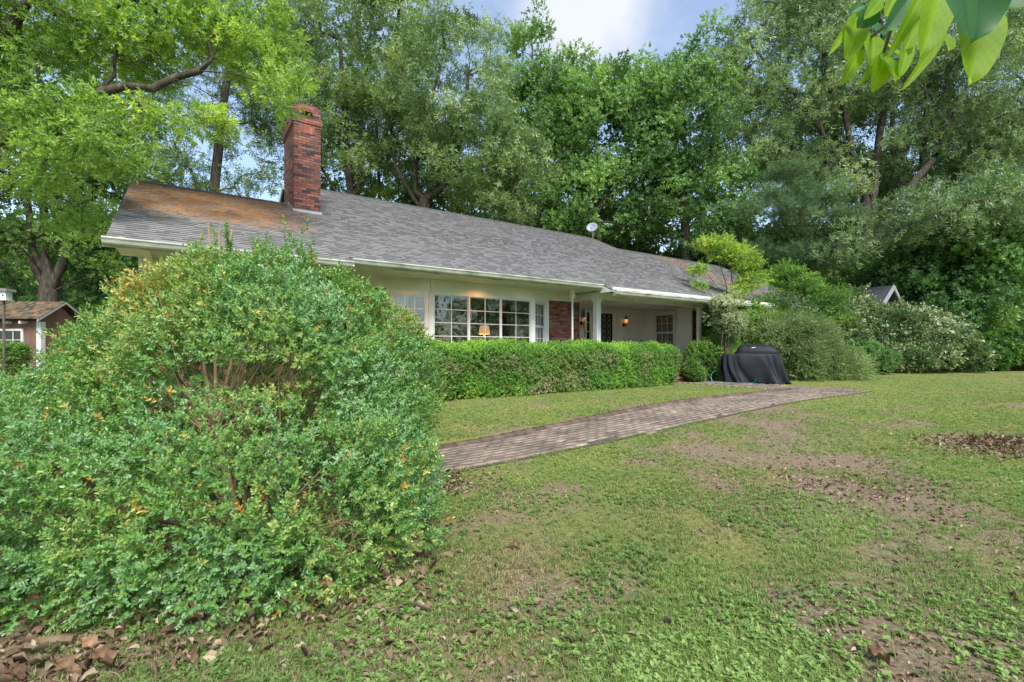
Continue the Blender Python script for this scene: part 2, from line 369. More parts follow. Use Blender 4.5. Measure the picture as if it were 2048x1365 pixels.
# ---- roof: every shingle tab is a slab of its own thickness
V = []; F = []; T = []; LI = []
def tabs():
    b = 9.41; k = 0; db = .116
    while b < 17.5:
        b1 = min(b+db, 17.5)
        segs = []
        lo = -1.0 if b < 14.16 else 2.75
        hi = 25.3 if b < 15.75 else 17.0
        if b < 9.62: lo = 9.92
        elif b < 9.83: segs.append((-1.0, 2.75)); lo = 9.92
        segs.append((lo, hi))
        for (l, h) in segs:
            x = l - rng.uniform(0, .15)
            first = True
            while x < h:
                wd = rng.uniform(.09, .24); x0 = max(x, l); x1 = min(x+wd, h); x += wd
                if x1-x0 < .01: continue
                yield x0, x1, b, b1
        b += db; k += 1
for (x0, x1, b, b1) in tabs():
    th = rng.choice([.013, .018, .028]); dr = rng.uniform(-.0015, .0015) + (.006 if th > .02 else 0)
    zb = roofz(b-dr); zt = roofz(b1)
    n = len(V)
    V += [(x0, b-dr, zb), (x1, b-dr, zb), (x1, b-dr, zb+th), (x0, b-dr, zb+th), (x1, b1+.01, zt+.004), (x0, b1+.01, zt+.004)]
    F += [(n, n+1, n+2, n+3), (n+3, n+2, n+4, n+5)]
    tn = np.clip(rng.normal(.52, .075), 0, 1); T += [.06, tn]  # butt faces toned dark: a painted shadow line along each course
    am = (x0+x1)/2; 
    li = max(.50*math.exp(-((am-.6)/2.6)**4)*float(sstep(b, 9.7, 12.0))*1.0, .44*math.exp(-((am-2.4)/.9)**2)*float(sstep(b, 11.5, 13)),
             .44*math.exp(-((am-20.2)/2.4)**2)*float(sstep(b, 9.7, 11.2)),   .30*math.exp(-((am-4.0)/1.3)**2), .16*math.exp(-((b-15.7)/.12)**2)*(am > 16.5), .12)
    LI += [li, li]
roof = mesh('roof', V, np.array(F), M_shingle, house, 'H', tone=T, faceattr={'lichen': LI})
# back slopes, deck and ridge caps
r = MB()
def slab(a0, a1, b0, ridge, bb):
    zr = roofz(ridge)
    r.add([(a0, ridge, zr), (a1, ridge, zr), (a1, bb, 2*zr-roofz(bb)), (a0, bb, 2*zr-roofz(bb)),
           (a0, ridge, zr-.1), (a1, ridge, zr-.1), (a1, bb, 2*zr-roofz(bb)-.1), (a0, bb, 2*zr-roofz(bb)-.1)],
          [(0, 1, 2, 3), (4, 7, 6, 5), (0, 4, 5, 1), (3, 2, 6, 7), (0, 3, 7, 4), (1, 5, 6, 2)])
def slab0(a0, a1, b0, ridge):
    z0 = roofz(b0); zr = roofz(ridge)
    r.add([(a0, b0, z0-.005), (a1, b0, z0-.005), (a1, ridge, zr-.005), (a0, ridge, zr-.005), (a0, b0, z0-.09), (a1, b0, z0-.09), (a1, ridge, zr-.09), (a0, ridge, zr-.09)],
          [(0, 1, 2, 3), (4, 7, 6, 5), (0, 4, 5, 1), (0, 3, 7, 4), (1, 5, 6, 2)])
slab(-1, 2.75, 0, 14.16, 18.7); slab(2.75, 17, 0, 17.5, 25.4); slab(17, 25.3, 0, 15.75, 22.1)
slab0(-.99, 2.749, 9.64, 14.15); slab0(2.751, 9.92, 9.85, 17.49); slab0(9.922, 16.99, 9.43, 17.49); slab0(16.992, 25.29, 9.43, 15.74)
hb(r, 'roof_deck', flat('roof_felt', (.05, .05, .052), .9))
r = MB()
for (a0, a1, rd) in ((-1, 2.72, 14.16), (2.75, 17, 17.5), (17.0, 25.3, 15.75)):
    x = a0
    while x < a1:
        x1 = min(x+.29, a1); z = roofz(rd)+.018
        r.add([(x, rd-.14, z-.062), (x1, rd-.14, z-.056-.012), (x1, rd, z), (x, rd, z+.012), (x, rd+.14, z-.062), (x1, rd+.14, z-.068)], [(0, 1, 2, 3), (3, 2, 5, 4)])
        x += .24
hb(r, 'ridge_cap', simple('ridge_shingle', [(.3, (.06, .055, .055)), (.62, (.12, .12, .125)), (.72, (.20, .10, .04))], .9, 5), roof)
# rake boards
r = MB()
def rake(a, b0, b1, th=.035, dz=.16):
    r.prism([(b0, roofz(b0)-.015), (b1, roofz(b1)-.015), (b1, roofz(b1)-.015-dz), (b0, roofz(b0)-.015-dz)], 0, a, a+th)
rake(2.715, 14.3, 17.5); rake(17.01, 15.8, 17.5); rake(25.3, 9.5, 15.75)

r.prism([(17.5, 6.91), (22, 2*roofz(17.5)-roofz(22)), (22, 2*roofz(17.5)-roofz(22)-.16), (17.5, 6.75)], 0, 2.715, 2.75)
hb(r, 'rake_board', M_white)
# ---- gutters
def gutter(a0, a1, be, name='gutter'):
    z = roofz(be)-.005; m = MB()
    b = be-.005
    poly = [(b, z), (b-.02, z+.0), (b-.115, z-.02), (b-.125, z-.005), (b-.13, z-.03), (b-.112, z-.055), (b-.095, z-.10), (b-.07, z-.125), (b, z-.125)]
    m.prism(poly, 0, a0, a1); m.box(a0, a1, b+.001, b+.03, z-.15, z-.03)
    return hb(m, name, M_gutter)
gutter(-1.04, 2.76, 9.62); gutter(2.8, 9.88, 9.83); gutter(9.97, 25.2, 9.41)
f = MB(); f.box(-1.0, 2.7, 9.64, 9.70, SOF+.002, SOF+.05); f.box(2.78, 9.9, 9.84, 9.86, SOF, SOF+.1); f.box(10.0, 25.2, 9.43, 9.5, SOF-.06, SOF+.03)
# boxed returns at the two eave jogs
f.prism([(9.36, 2.97), (9.86, 2.97), (9.86, roofz(9.86)-.02), (9.36, roofz(9.36)-.02)], 0, 9.90, 9.965)
f.prism([(9.50, 3.0), (9.86, 3.0), (9.86, roofz(9.86)-.02), (9.55, roofz(9.55)-.02)], 0, 2.73, 2.775)
hb(f, 'fascia', M_cream)
# ---- chimney
ca0, ca1, cb0, cb1 = 2.36, 3.02, 13.44, 14.92
m = MB(); m.box(ca0, ca1, cb0, cb1, 4.6, 7.25)
m.box(ca0-.012, ca1+.012, cb0-.012, cb1+.012, 7.25, 7.32)
m.box(ca0-.035, ca1+.035, cb0-.035, cb1+.035, 7.32, 7.46); m.box(ca0-.0, ca1+.0, cb0-.0, cb1+.0, 7.46, 7.50)
# arched hood: four corner piers with dark openings, closed by a stepped top
for (x0, x1) in ((ca0, ca0+.2), (ca1-.2, ca1)):
    for (y0, y1) in ((cb0, cb0+.3), (cb1-.3, cb1), ((cb0+cb1)/2-.1, (cb0+cb1)/2+.1)): m.box(x0, x1, y0, y1, 7.50, 7.64)
m.box(ca0, ca1, cb0, cb1, 7.64, 7.78); m.box(ca0+.04, ca1-.04, cb0+.04, cb1-.04, 7.78, 7.85)
chim = hb(m, 'chimney', M_chbrick)
m = MB()
for k in range(5): m.box(ca0+.16+k*.073, ca0+.16+k*.073+.064, cb0-.012, cb0+.01, 7.06, 7.249)
m2 = hb(m, 'soldier_course', simple('soldier_brick', [(.35, (.12, .05, .045)), (.5, (.33, .10, .065)), (.65, (.38, .2, .14))], .85, 9, stretch=(1, 1, .1)), chim)
m = MB(); zf = roofz(cb0)
m.box(ca0-.03, ca1+.03, cb0-.06, cb0-.001, zf-.02, zf+.05)
m.prism([(cb0, zf), (14.16, roofz(14.16)), (14.16, roofz(14.16)+.05), (cb0, zf+.06)], 0, ca0-.03, ca0-.001)
m.prism([(cb0, zf), (14.9, roofz(14.9)), (14.9, roofz(14.9)+.05), (cb0, zf+.06)], 0, ca1+.001, ca1+.03)
hb(m, 'flashing', simple('flashing_metal', (.42, .44, .46), .45, 3, metal=.6), chim)
# ---- windows
def window(o, d, n, L, z0, z1, cols, rows, hung=True, units=1, sill=True, gl=M_glass, trim=M_white, head=.09, side=.07, cased=.0):
    f = MB()
    f.obox(o, d, n, 0, side, -.06, .03, z0, z1); f.obox(o, d, n, L-side, L, -.06, .03, z0, z1)
    f.obox(o, d, n, side, L-side, -.06, .03, z1-head, z1); f.obox(o, d, n, side, L-side, -.06, .03, z0, z0+.05)
    if sill: f.obox(o, d, n, -.03, L+.03, -.06, .08, z0-.045, z0-.001)
    if units > 1:
        uw = (L-2*side)/units
        for u in range(1, units): f.obox(o, d, n, side+u*uw-.014, side+u*uw+.014, -.05, .022, z0+.05, z1-head)
    fr = hb(f, 'window', trim)
    x0 = side; uw = (L-2*side)/units
    for u in range(units):
        xa = x0+u*uw+(.014 if u else .0); xb = x0+(u+1)*uw-(.014 if u < units-1 else 0)
        za, zb = z0+.05, z1-head
        sashes = [(za, (za+zb)/2, -.02), ((za+zb)/2, zb, 0.)] if hung else [(za, zb, 0)]
        for (sa, sb, t) in sashes:
            s = MB(); r_ = rows//2 if hung else rows
            fw = .024 if units > 1 else .032
            s.obox(o, d, n, xa, xa+fw, t-.03, t, sa, sb); s.obox(o, d, n, xb-fw, xb, t-.03, t, sa, sb)
            s.obox(o, d, n, xa+fw, xb-fw, t-.03, t, sa, sa+fw*1.1); s.obox(o, d, n, xa+fw, xb-fw, t-.03, t, sb-fw, sb)
            for c in range(1, cols):
                xc = xa+fw+(xb-xa-2*fw)*c/cols; s.obox(o, d, n, xc-.009, xc+.009, t-.022, t-.004, sa+fw*1.1, sb-fw)
            for q in range(1, r_):
                zc = sa+fw+(sb-sa-2*fw)*q/r_; s.obox(o, d, n, xa+fw, xb-fw, t-.023, t-.003, zc-.009, zc+.009)
            hb(s, 'sash', trim, fr)
            g = MB(); g.obox(o, d, n, xa+fw*.6, xb-fw*.6, t-.016, t-.011, sa+fw*.5, sb-fw*.5)
            hb(g, 'pane', gl, fr)
    return fr
Wz0, Wz1 = 1.27, 2.77
for k, (p, q) in enumerate(zip(bay[:-1], bay[1:])):
    o, d, n, Ls = seg(p, q)
    if k == 1: window(o+d*.05, d, n, Ls-.10, Wz0, Wz1, 2, 4, False, 3, head=.06, side=.045)
    else: window(o+d*.05, d, n, Ls-.1, Wz0, Wz1, 3, 4, True, head=.09, side=.06)
b_ = MB()
for (p, a0) in ((bay[1], 0), (bay[2], 0)):
    b_.prism([(p[0]-.055, p[1]-.032), (p[0]+.055, p[1]-.032), (p[0]+.055, p[1]+.07), (p[0]-.055, p[1]+.07)], 2, 1.2, 2.775)
b_.box(4.03, 4.13, 11.14, 11.25, .9, 2.82); b_.box(8.94, 9.04, 11.14, 11.25, .9, 2.82)
hb(b_, 'corner_post', M_white)
b_ = MB()
for p, q in ((bay[0], bay[1]), (bay[2], bay[3])):
    o, d, n, Ls = seg(p, q); b_.obox(o, d, n, .02, Ls-.02, -.1, .0, .05, 1.22)
hb(b_, 'bay_base', M_white)
# hidden front windows of the left and right wings
DG = flat('dim_glass', (.035, .04, .036), .04); DG2 = flat('blind_glass', (.16, .145, .12), .08)
window((.9, 11.13), (1, 0), (0, -1), 1.5, 1.3, 2.74, 3, 4, gl=DG)
wv = window((17.6, 11.13), (1, 0), (0, -1), 1.1, 1.2, 2.74, 3, 4, gl=DG); window((21, 11.13), (1, 0), (0, -1), 1.1, 1.2, 2.74, 3, 4, gl=DG)
sh = MB()
for x in (17.2, 18.76):
    sh.box(x, x+.34, 11.14, 11.17, 1.2, 2.74)
    for k in range(24): sh.box(x+.04, x+.30, 11.125, 11.14, 1.25+k*.06, 1.29+k*.06)
hb(sh, 'shutter', simple('green_shutter', (.05, .09, .08), .5, 3))
# ---- porch
p = MB()
x = 10.36
while x < 16.25:
    x1 = min(x+.2, 16.25)
    if x1 <= 12.80 or x >= 14.65: p.box(x, x1-.008, 13.58, 13.62, FL, 2.96)
    else: p.box(x, x1-.008, 13.58, 13.62, 2.88, 2.96)
    x += .2
p.box(10.36, 12.8, 13.62, 13.66, FL, 2.96); p.box(14.6, 16.25, 13.62, 13.66, FL, 2.96); p.box(12.8, 14.6, 13.62, 13.66, 2.86, 2.96)
y = 11.22
while y < 13.56:
    y1 = min(y+.2, 13.57); p.box(16.23, 16.265, y, y1-.008, FL, 2.96); y += .2
hb(p, 'porch_wall', M_siding)
p = MB(); p.box(10.36, 16.26, 10.22, 13.6, FL-.09, FL); hb(p, 'porch_floor', simple('porch_concrete', (.35, .31, .28), .9, 4, .1))
p = MB(); p.box(10.40, 16.20, 10.26, 10.5, .05, FL-.09); hb(p, 'porch_footing', M_stepbrick)
p = MB(); p.box(10.2, 15.62, 10.30, 10.5, 2.855, SOF); p.box(10.2, 10.4, 10.5, 11.17, 2.855, SOF); p.box(10.18, 15.64, 10.28, 10.30, 2.855, 2.885)
p.box(15.42, 15.62, 10.5, 11.17, 2.855, SOF)
hb(p, 'porch_beam', M_white)
def column(a, b, wd):
    m = MB(); h = wd/2
    m.box(a-h, a+h, b-h, b+h, FL+.12, 2.77)
    m.box(a-h-.025, a+h+.025, b-h-.025, b+h+.025, FL, FL+.12)
    m.box(a-h-.015, a+h+.015, b-h-.015, b+h+.015, 2.77, 2.80); m.box(a-h-.03, a+h+.03, b-h-.03, b+h+.03, 2.80, 2.854)
    hb(m, 'column', M_white, bevel=.006)
column(10.33, 10.42, .17); column(15.5, 10.42, .13)
m = MB(); m.box(9.33, 9.37, 10.42, 10.46, .3, SOF); m.box(9.30, 9.42, 10.40, 10.50, 2.83, SOF); hb(m, 'downspout', M_white)
# steps
m = MB(); m.box(12.45, 13.75, 9.92, 10.24, .1, .50); m.box(12.3, 13.9, 9.55, 9.92, .1, .385); 
m.box(13.50, 13.78, 9.93, 10.24, .505, .60)
hb(m, 'steps', M_stepbrick)
m = MB(); m.box(12.43, 13.77, 9.88, 10.22, .502, .53); m.box(12.27, 13.93, 9.52, 9.90, .387, .415); hb(m, 'step_tread', simple('worn_tread', (.36, .25, .20), .9, 8, .2))
# door with ironwork storm grille, sidelights
m = MB(); m.box(13.30, 13.38, 13.54, 13.62, FL, 2.86); m.box(14.30, 14.38, 13.54, 13.62, FL, 2.86); m.box(13.38, 14.30, 13.54, 13.62, 2.76, 2.86)
m.box(12.80, 12.88, 13.54, 13.62, FL, 2.86); m.box(14.56, 14.64, 13.54, 13.62, FL, 2.86); m.box(12.88, 13.3, 13.54, 13.62, 2.76, 2.86); m.box(14.38, 14.56, 13.54, 13.62, 2.76, 2.86)
m.box(14.38, 14.56, 13.575, 13.60, FL, 2.76); m.box(13.07, 13.30, 13.575, 13.60, FL, 2.76)
for z in (.95, 1.30, 1.65, 2.0, 2.35): m.box(12.88, 13.07, 13.56, 13.60, z, z+.03)
m.box(12.70, 14.76, 13.55, 13.575, 2.87, 2.90)
hb(m, 'door_frame', M_siding)
m = MB(); m.box(12.88, 13.07, 13.60, 13.61, FL, 2.76); hb(m, 'sidelight', flat('dark_glass', (.012, .014, .014), .08))
m = MB(); m.box(13.38, 14.30, 13.585, 13.62, FL+.02, 2.76)
door = hb(m, 'door', simple('pale_door', (.24, .26, .20), .5, 3))
m = MB()
for (x0, x1) in ((13.385, 13.435), (14.245, 14.295), (13.69, 13.71), (13.97, 13.99)): m.box(x0, x1, 13.545, 13.575, FL+.03, 2.75)
for z in (FL+.03, 1.6, 2.71): m.box(13.4, 14.28, 13.546, 13.574, z, z+.04)
def ring(cx, cz, rx, rz, th=.012):
    pts = [(cx+rx*math.cos(t), 13.56, cz+rz*math.sin(t)) for t in np.linspace(0, 2*math.pi, 15)]
    m.tube(pts, th, 4, False)
for cx in (13.56, 13.84, 14.12):
    for cz in (.87, 1.10, 1.33, 1.50, 1.80, 2.03, 2.26, 2.49, 2.63): ring(cx, cz, .085, .105)
    for cz in (.98, 1.22, 1.92, 2.15, 2.38): ring(cx, cz, .05, .04)
hb(m, 'storm_grille', M_dark, door)
m = MB(); m.lathe((14.22, 13.53, 1.62), [(.0, 0), (.028, .005), (.03, .03), (.0, .05)], 8); hb(m, 'door_knob', flat('brass', (.5, .35, .12), .3, .9), door)
# porch side window (in the wall a = 16.27, facing the door)
window((16.165, 13.0), (0, -1), (-1, 0), 1.1, 1.2, 2.86, 3, 4, head=.12, side=.11, gl=DG2)
# curtains inside the flank windows
def curtain(name, pts, z0, z1, lab):
    V = []; F = []
    n = len(pts)
    for i, (a, b) in enumerate(pts): V += [(a, b, z0), (a, b, z1)]
    F = [(2*i, 2*i+2, 2*i+3, 2*i+1) for i in range(n-1)]
    V = np.array(V); c = AB(V[:, 0].mean(), V[:, 1].mean(), FL)
    o = mesh(name, V, F, M_curt, None, 'H', smooth=True, loc=c, rotz=HROT)
    sm = o.modifiers.new('s', 'SOLIDIFY'); sm.thickness = .004
    return tag(o, lab, 'curtain', 'curtains behind the bay window')
def cpts(p, q, off, n=40):
    o, d, nn, Ls = seg(p, q); return [tuple(o+d*Ls*k/n-nn*(off+.03*math.sin(k*1.25))) for k in range(n+1)]
curtain('curtain', cpts((4.15, 11.2), (4.5, 11.02), .14), .75, 2.75, 'pale curtain gathered at the outer edge of the left flank window of the bay')
curtain('curtain', cpts((8.3, 10.85), (8.95, 11.2), .14, 60), .75, 2.75, 'pale curtain filling the narrow right flank window of the bay')
# ---- things in and on the house
def table_lamp(loc, lab, r0, r1, h, st):
    t = thing('table_lamp', lab, 'lamp', loc, 0, 'lit lamps inside the bay window')
    zb = loc[2]
    m = MB(); m.lathe(loc, [(.07, 0), (.075, .02), (.03, .04), (.055, .14), (.06, .22), (.02, .30), (.012, .36)], 14); m.build('base', simple('lamp_base'+lab[:3], (.25, .18, .1), .4), t)
    m = MB(); seg_ = 28; V = []; F = []
    for k in range(seg_):
        a = 2*math.pi*k/seg_; rr = 1+.03*(k % 2)
        V += [(loc[0]+r0*rr*math.cos(a), loc[1]+r0*rr*math.sin(a), zb+.32), (loc[0]+r1*rr*math.cos(a), loc[1]+r1*rr*math.sin(a), zb+.32+h)]
    F = [(2*k, (2*k+2) % (2*seg_), (2*k+3) % (2*seg_), 2*k+1) for k in range(seg_)]
    mesh('lamp_shade', V, F, emit('shade'+lab[:3], (1, .55, .26), st), t)
    l = bpy.data.objects.new('bulb', bpy.data.lights.new('bulb', 'POINT')); C.objects.link(l); l.parent = t
    l.location = (0, 0, .45); l.data.energy = 8; l.data.color = (1, .7, .4); l.data.shadow_soft_size = .05
table_lamp(AB(7.32, 12.05, 1.47), 'cream pleated lamp glowing in the middle of the bay window', .17, .125, .25, .36)
table_lamp(AB(5.0, 12.6, 1.25), 'orange cone lamp glowing low in the left flank of the bay window', .19, .08, .32, .75)
# side table and chair back behind the glass
def stand(loc, lab, w_, h):
    t = thing('side_table', lab, 'table', loc, HROT, 'tables under the lamps')
    m = MB(); m.box(-w_, w_, -w_, w_, h-.03, h)
    mm = mesh('table_top', xf(np.linalg.inv(INV[t.name]), np.array(m.v)), m.f, M_intf, t)
    for sx in (-1, 1):
        for sy in (-1, 1):
            m = MB(); m.box(sx*(w_-.03)-.02, sx*(w_-.03)+.02, sy*(w_-.03)-.02, sy*(w_-.03)+.02, 0, h-.03)
            mesh('leg', xf(np.linalg.inv(INV[t.name]), np.array(m.v)), m.f, M_intf, t)
stand(AB(7.32, 12.05, FL), 'dark side table under the cream lamp in the bay window', .3, .805)
stand(AB(5.0, 12.6, FL), 'dark side table under the orange cone lamp', .25, .585)
ch = thing('wooden_chair', 'carved wooden chair with its pale back showing low in the right of the bay window', 'chair', AB(8.0, 11.75, FL), HROT+R(15))
def loc_build(mb, name, mat, par, **k): return mesh(name, xf(np.linalg.inv(INV[par.name]), np.array(mb.v, float)), mb.f, mat, par, **k)
mw = simple('chair_wood', (.30, .19, .09), .5, 6)
m = MB(); m.box(-.22, .22, -.22, .2, .42, .46); loc_build(m, 'seat', mw, ch)
m = MB(); m.tube([(-.2, -.2, .46), (-.21, -.22, .8), (-.17, -.24, .98), (0, -.25, 1.03), (.17, -.24, .98), (.21, -.22, .8), (.2, -.2, .46)], .02)
m.tube([(-.05, -.21, .46), (-.07, -.23, .75), (-.03, -.24, 1.0)], .015); m.tube([(.05, -.21, .46), (.07, -.23, .75), (.03, -.24, 1.0)], .015); loc_build(m, 'backrest', mw, ch)
for sx in (-1, 1):
    for y in (-.2, .18):
        m = MB(); m.tube([(sx*.2, y, 0), (sx*.19, y, .42)], [.014, .02]); loc_build(m, 'leg', mw, ch)
# recessed ceiling lights under the eave
warm = emit('warm_bulb', (1, .62, .22), 1.8)
def downlight(a, b, lit, lab):
    t = thing('recessed_light', lab, 'ceiling light', AB(a, b, SOF-.012), HROT, 'recessed lights under the eave')
    m = MB(); m.lathe((0, 0, 0), [(.052, .0), (.085, .0), (.085, .011), (.052, .011)], 20); loc_build(m, 'trim_ring', M_white, t)
    m = MB(); m.lathe((0, 0, .003), [(.05, 0), (.05, .008)], 20); loc_build(m, 'bulb', warm if lit else flat('dark_can', (.03, .03, .03), .4), t)
    if lit:
        l = bpy.data.objects.new('glow', bpy.data.lights.new('glow', 'SPOT')); C.objects.link(l); l.parent = t; l.location = (0, 0, -.01)
        l.data.energy = 26; l.data.color = (1, .42, .14); l.data.spot_size = R(150); l.data.spot_blend = .9; l.data.shadow_soft_size = .04
downlight(4.2, 10.3, True, 'small lit amber downlight under the eave above the left flank of the bay window')
downlight(6.28, 10.28, True, 'small lit amber downlight under the eave above the middle of the bay window')
downlight(8.6, 10.28, False, 'small unlit downlight under the eave above the right flank of the bay window')
# wall lanterns
lg = emit('lantern_glow', (1, .36, .12), .55)
def lantern(a, z, lab):
    t = thing('wall_lantern', lab, 'lantern', AB(a, 13.56, z), HROT, 'wall lanterns beside the front door')
    m = MB(); m.box(-.05, .05, -.02, .02, -.02, .13); m.tube([(0, -.02, .06), (0, -.09, .02), (0, -.13, .10)], .012)
    m.tube([(0, -.13, .10), (0, -.13, -.03), (0, -.13, -.16)], [.02, .016, .006]); loc_build(m, 'bracket', M_dark, t)
    m = MB(); m.lathe((0, -.13, 0), [(.045, .10), (.055, .12)], 6); m.lathe((0, -.13, .0), [(.115, .28), (.085, .315), (.03, .35), (.018, .37), (.03, .385), (.0, .42)], 6)
    for k in range(6):
        an = k*math.pi/3; m.tube([(.052*math.cos(an), -.13+.052*math.sin(an), .12), (.095*math.cos(an), -.13+.095*math.sin(an), .28)], .006, 4)
    loc_build(m, 'cage', M_dark, t)
    m = MB(); m.lathe((0, -.13, 0), [(.046, .121), (.086, .279)], 6); loc_build(m, 'pane', lg, t)
lantern(12.60, 2.27, 'black six sided lantern glowing orange left of the door, behind the wind chime')
lantern(14.98, 2.27, 'black six sided lantern glowing orange on the porch wall right of the door')
# wind chime
wc = thing('wind_chime', 'blue tube wind chime hanging from the porch ceiling left of the white column', 'wind chime', AB(10.62, 11.35, 2.26), HROT)
m = MB(); m.lathe((0, 0, .0), [(.0, .40), (.07, .39), (.07, .37), (.0, .36)], 12); m.tube([(0, 0, .40), (0, 0, .70)], .003, 4); loc_build(m, 'hanger', M_dark, wc)
bl = simple('blue_metal', (.03, .07, .22), .3, 3, metal=.5)
for k in range(6):
    a = k*math.pi/3; L_ = .26+.03*k
    m = MB(); m.tube([(.05*math.cos(a), .05*math.sin(a), .34-L_), (.05*math.cos(a), .05*math.sin(a), .34)], .011, 6); m.tube([(.05*math.cos(a), .05*math.sin(a), .34), (.05*math.cos(a), .05*math.sin(a), .37)], .002, 3)
    loc_build(m, 'tube', bl, wc)
# string lights
def string(name, pts, lab):
    pts = [np.array(AB(*p)) for p in pts]
    t = thing(name, lab, 'string lights', tuple(pts[0]), 0, 'string lights on the porch')
    m = MB(); m.tube(pts, .004, 4); m.build('cord', M_white, t)
    for q in pts[1:-1:2]:
        m = MB(); m.lathe((q[0], q[1], q[2]-.07), [(.0, 0), (.018, .012), (.016, .035), (.008, .07)], 8); m.build('bulb', flat('frosted_bulb', (.7, .68, .6), .3), t)
string('string_lights', [(16.15, 13.0-.13*k, 2.72-.16*math.sin(math.pi*min(k, 8)/8)-(.12*(k-8) if k > 8 else 0)) for k in range(12)], 'white cord of small bulbs draped across the porch side window')
string('string_lights', [(12.75+.2*k, 13.5, 2.93-.05*math.sin(k*1.2)) for k in range(11)], 'white cord of small bulbs strung above the front door')
# satellite dish
d = thing('satellite_dish', 'small grey satellite dish standing on the roof ridge where the roof steps down', 'satellite dish', AB(17.0, 17.45, roofz(17.45)), 0)
m = MB(); m.tube([(0, 0, -.02), (0, 0, .35), (-.05, -.12, .45)], .025); loc_build(m, 'mast', M_gutter, d)
V = []; F = []; dirv = np.array([-.35, -.90, .30]); dirv /= np.linalg.norm(dirv); ex = np.cross(dirv, (0, 0, 1)); ex /= np.linalg.norm(ex); ey = np.cross(ex, dirv); c0 = np.array([-.05, -.15, .5])
V.append(c0)
for i in range(1, 6):
    for k in range(24):
        a = k*math.pi/12; rr = .265*i/5; V.append(c0+ex*rr*math.cos(a)*1.05+ey*rr*math.sin(a)*.95+dirv*.07*(i/5)**2)
F += [(0, 1+k, 1+(k+1) % 24) for k in range(24)]
for i in range(4): F += [(1+i*24+k, 1+(i+1)*24+k, 1+(i+1)*24+(k+1) % 24, 1+i*24+(k+1) % 24) for k in range(24)]
o = mesh('dish', xf(np.linalg.inv(INV[d.name]), np.array(V)), F, simple('dish_grey', (.30, .33, .38), .5, 3), d, smooth=True); sm = o.modifiers.new('s', 'SOLIDIFY'); sm.thickness = .012
m = MB(); m.tube([c0-ey*.28, c0-ey*.16+dirv*.36], .012); m.tube([c0-ey*.16+dirv*.33, c0-ey*.16+dirv*.42], .035); loc_build(m, 'arm', M_gutter, d)
# two posts by the steps
for (a, b, lab) in ((12.1, 10.2, 'slim pole of which only the black tip shows above the middle of the hedge'), (13.28, 10.2, 'slim orange pole with a black top in front of the porch side window')):
    t = thing('garden_torch', lab, 'torch', AB(a, b, FL-.10 if a > 13 else FL-.26), 0, 'torches at the porch edge')
    m = MB(); m.tube([(0, 0, -.0), (0, 0, .98)], .038, 10); loc_build(m, 'pole', simple('orange_plastic', (.75, .14, .02), .4), t)
    m = MB(); m.tube([(0, 0, .98), (0, 0, 1.14), (.0, 0, 1.16), (.012, 0, 1.26)], [.04, .034, .02, .018], 10); m.tube([(-.02, .0, 1.09), (-.025, 0, 1.2)], .014); loc_build(m, 'burner', M_dark, t)
# ================================================================== GROUND
def soil(X, Y):
    X = np.asarray(X, float); Y = np.asarray(Y, float)
    Pn = np.stack([X, Y, X*0], -1)
    s = np.zeros_like(X)
    for (cx, cy, rx, ry, k) in ((2.5, 6.1, .9, .6, .7), (3.1, 4.7, .7, .8, .85), (2.75, 3.2, .55, .9, .9), (2.2, 2.05, .5, .7, .95), (1.6, 3.6, .8, .5, .5), (-.9, 2.05, .9, .35, .8), (-1.9, 2.2, 1.0, .7, .95),
                            (.1, 1.9, .5, .4, .45), (6.6, 6.6, 1.1, .8, 1.0), (5.6, 7.6, 1.4, .5, .7), (4.2, 7.3, .9, .5, .5), (9.5, 9.5, 1.5, .6, .5), (4.5, 9.2, 1.2, .35, .5), (22, 22.5, 4, 1.0, 1.0), (-.6, 4.6, .5, .5, .8), (19, 15, 3, 1, .6), (28, 23.5, 9, 1.6, 1.0),
                            (-2.2, 3.9, 2.3, 2.0, 1.0), (3.6, 2.6, .5, .8, .7)):
        s = np.maximum(s, 1.2*k*np.exp(-(((X-cx)/rx)**2+((Y-cy)/ry)**2)))
    n = fbm(Pn*1.9, 3, 6)
    woods = sstep(Y - .10*np.abs(X), 24.5, 27)
    s = np.maximum(s*.85, .16*(1-sstep(Y, 5, 9))); band = np.exp(-((X-(1.55+.32*Y))/(.5+.22*Y))**2)*sstep(Y, 1.0, 1.6)*(1-sstep(Y, 7, 12)); s = np.maximum(s*.9, .78*band)
    return np.clip(.80*sstep(s*1.0 + (n-.5)*1.5, -.05, 1.15) + .30*sstep(n, .50, .75)*(1-.6*sstep(Y, 8, 14)) + woods, 0, 1)
def lines(lo, hi, fine, gro):
    p = [0]; s = fine
    while p[-1] < hi: p.append(p[-1]+s); s = min(s*gro, 40)
    q = [0]; s = fine
    while q[-1] > lo: q.append(q[-1]-s); s = min(s*gro, 40)
    return np.array(sorted(set(q+p)))
gx = lines(-600, 600, .12, 1.025); gy = lines(-600, 700, .10, 1.02)+2
XX, YY = np.meshgrid(gx, gy); n1, n2_ = XX.shape
Vg = np.stack([XX, YY, gz(XX, YY)], -1).reshape(-1, 3)
ii = np.arange(n1*n2_).reshape(n1, n2_)
Fg = np.stack([ii[:-1, :-1], ii[:-1, 1:], ii[1:, 1:], ii[1:, :-1]], -1).reshape(-1, 4)
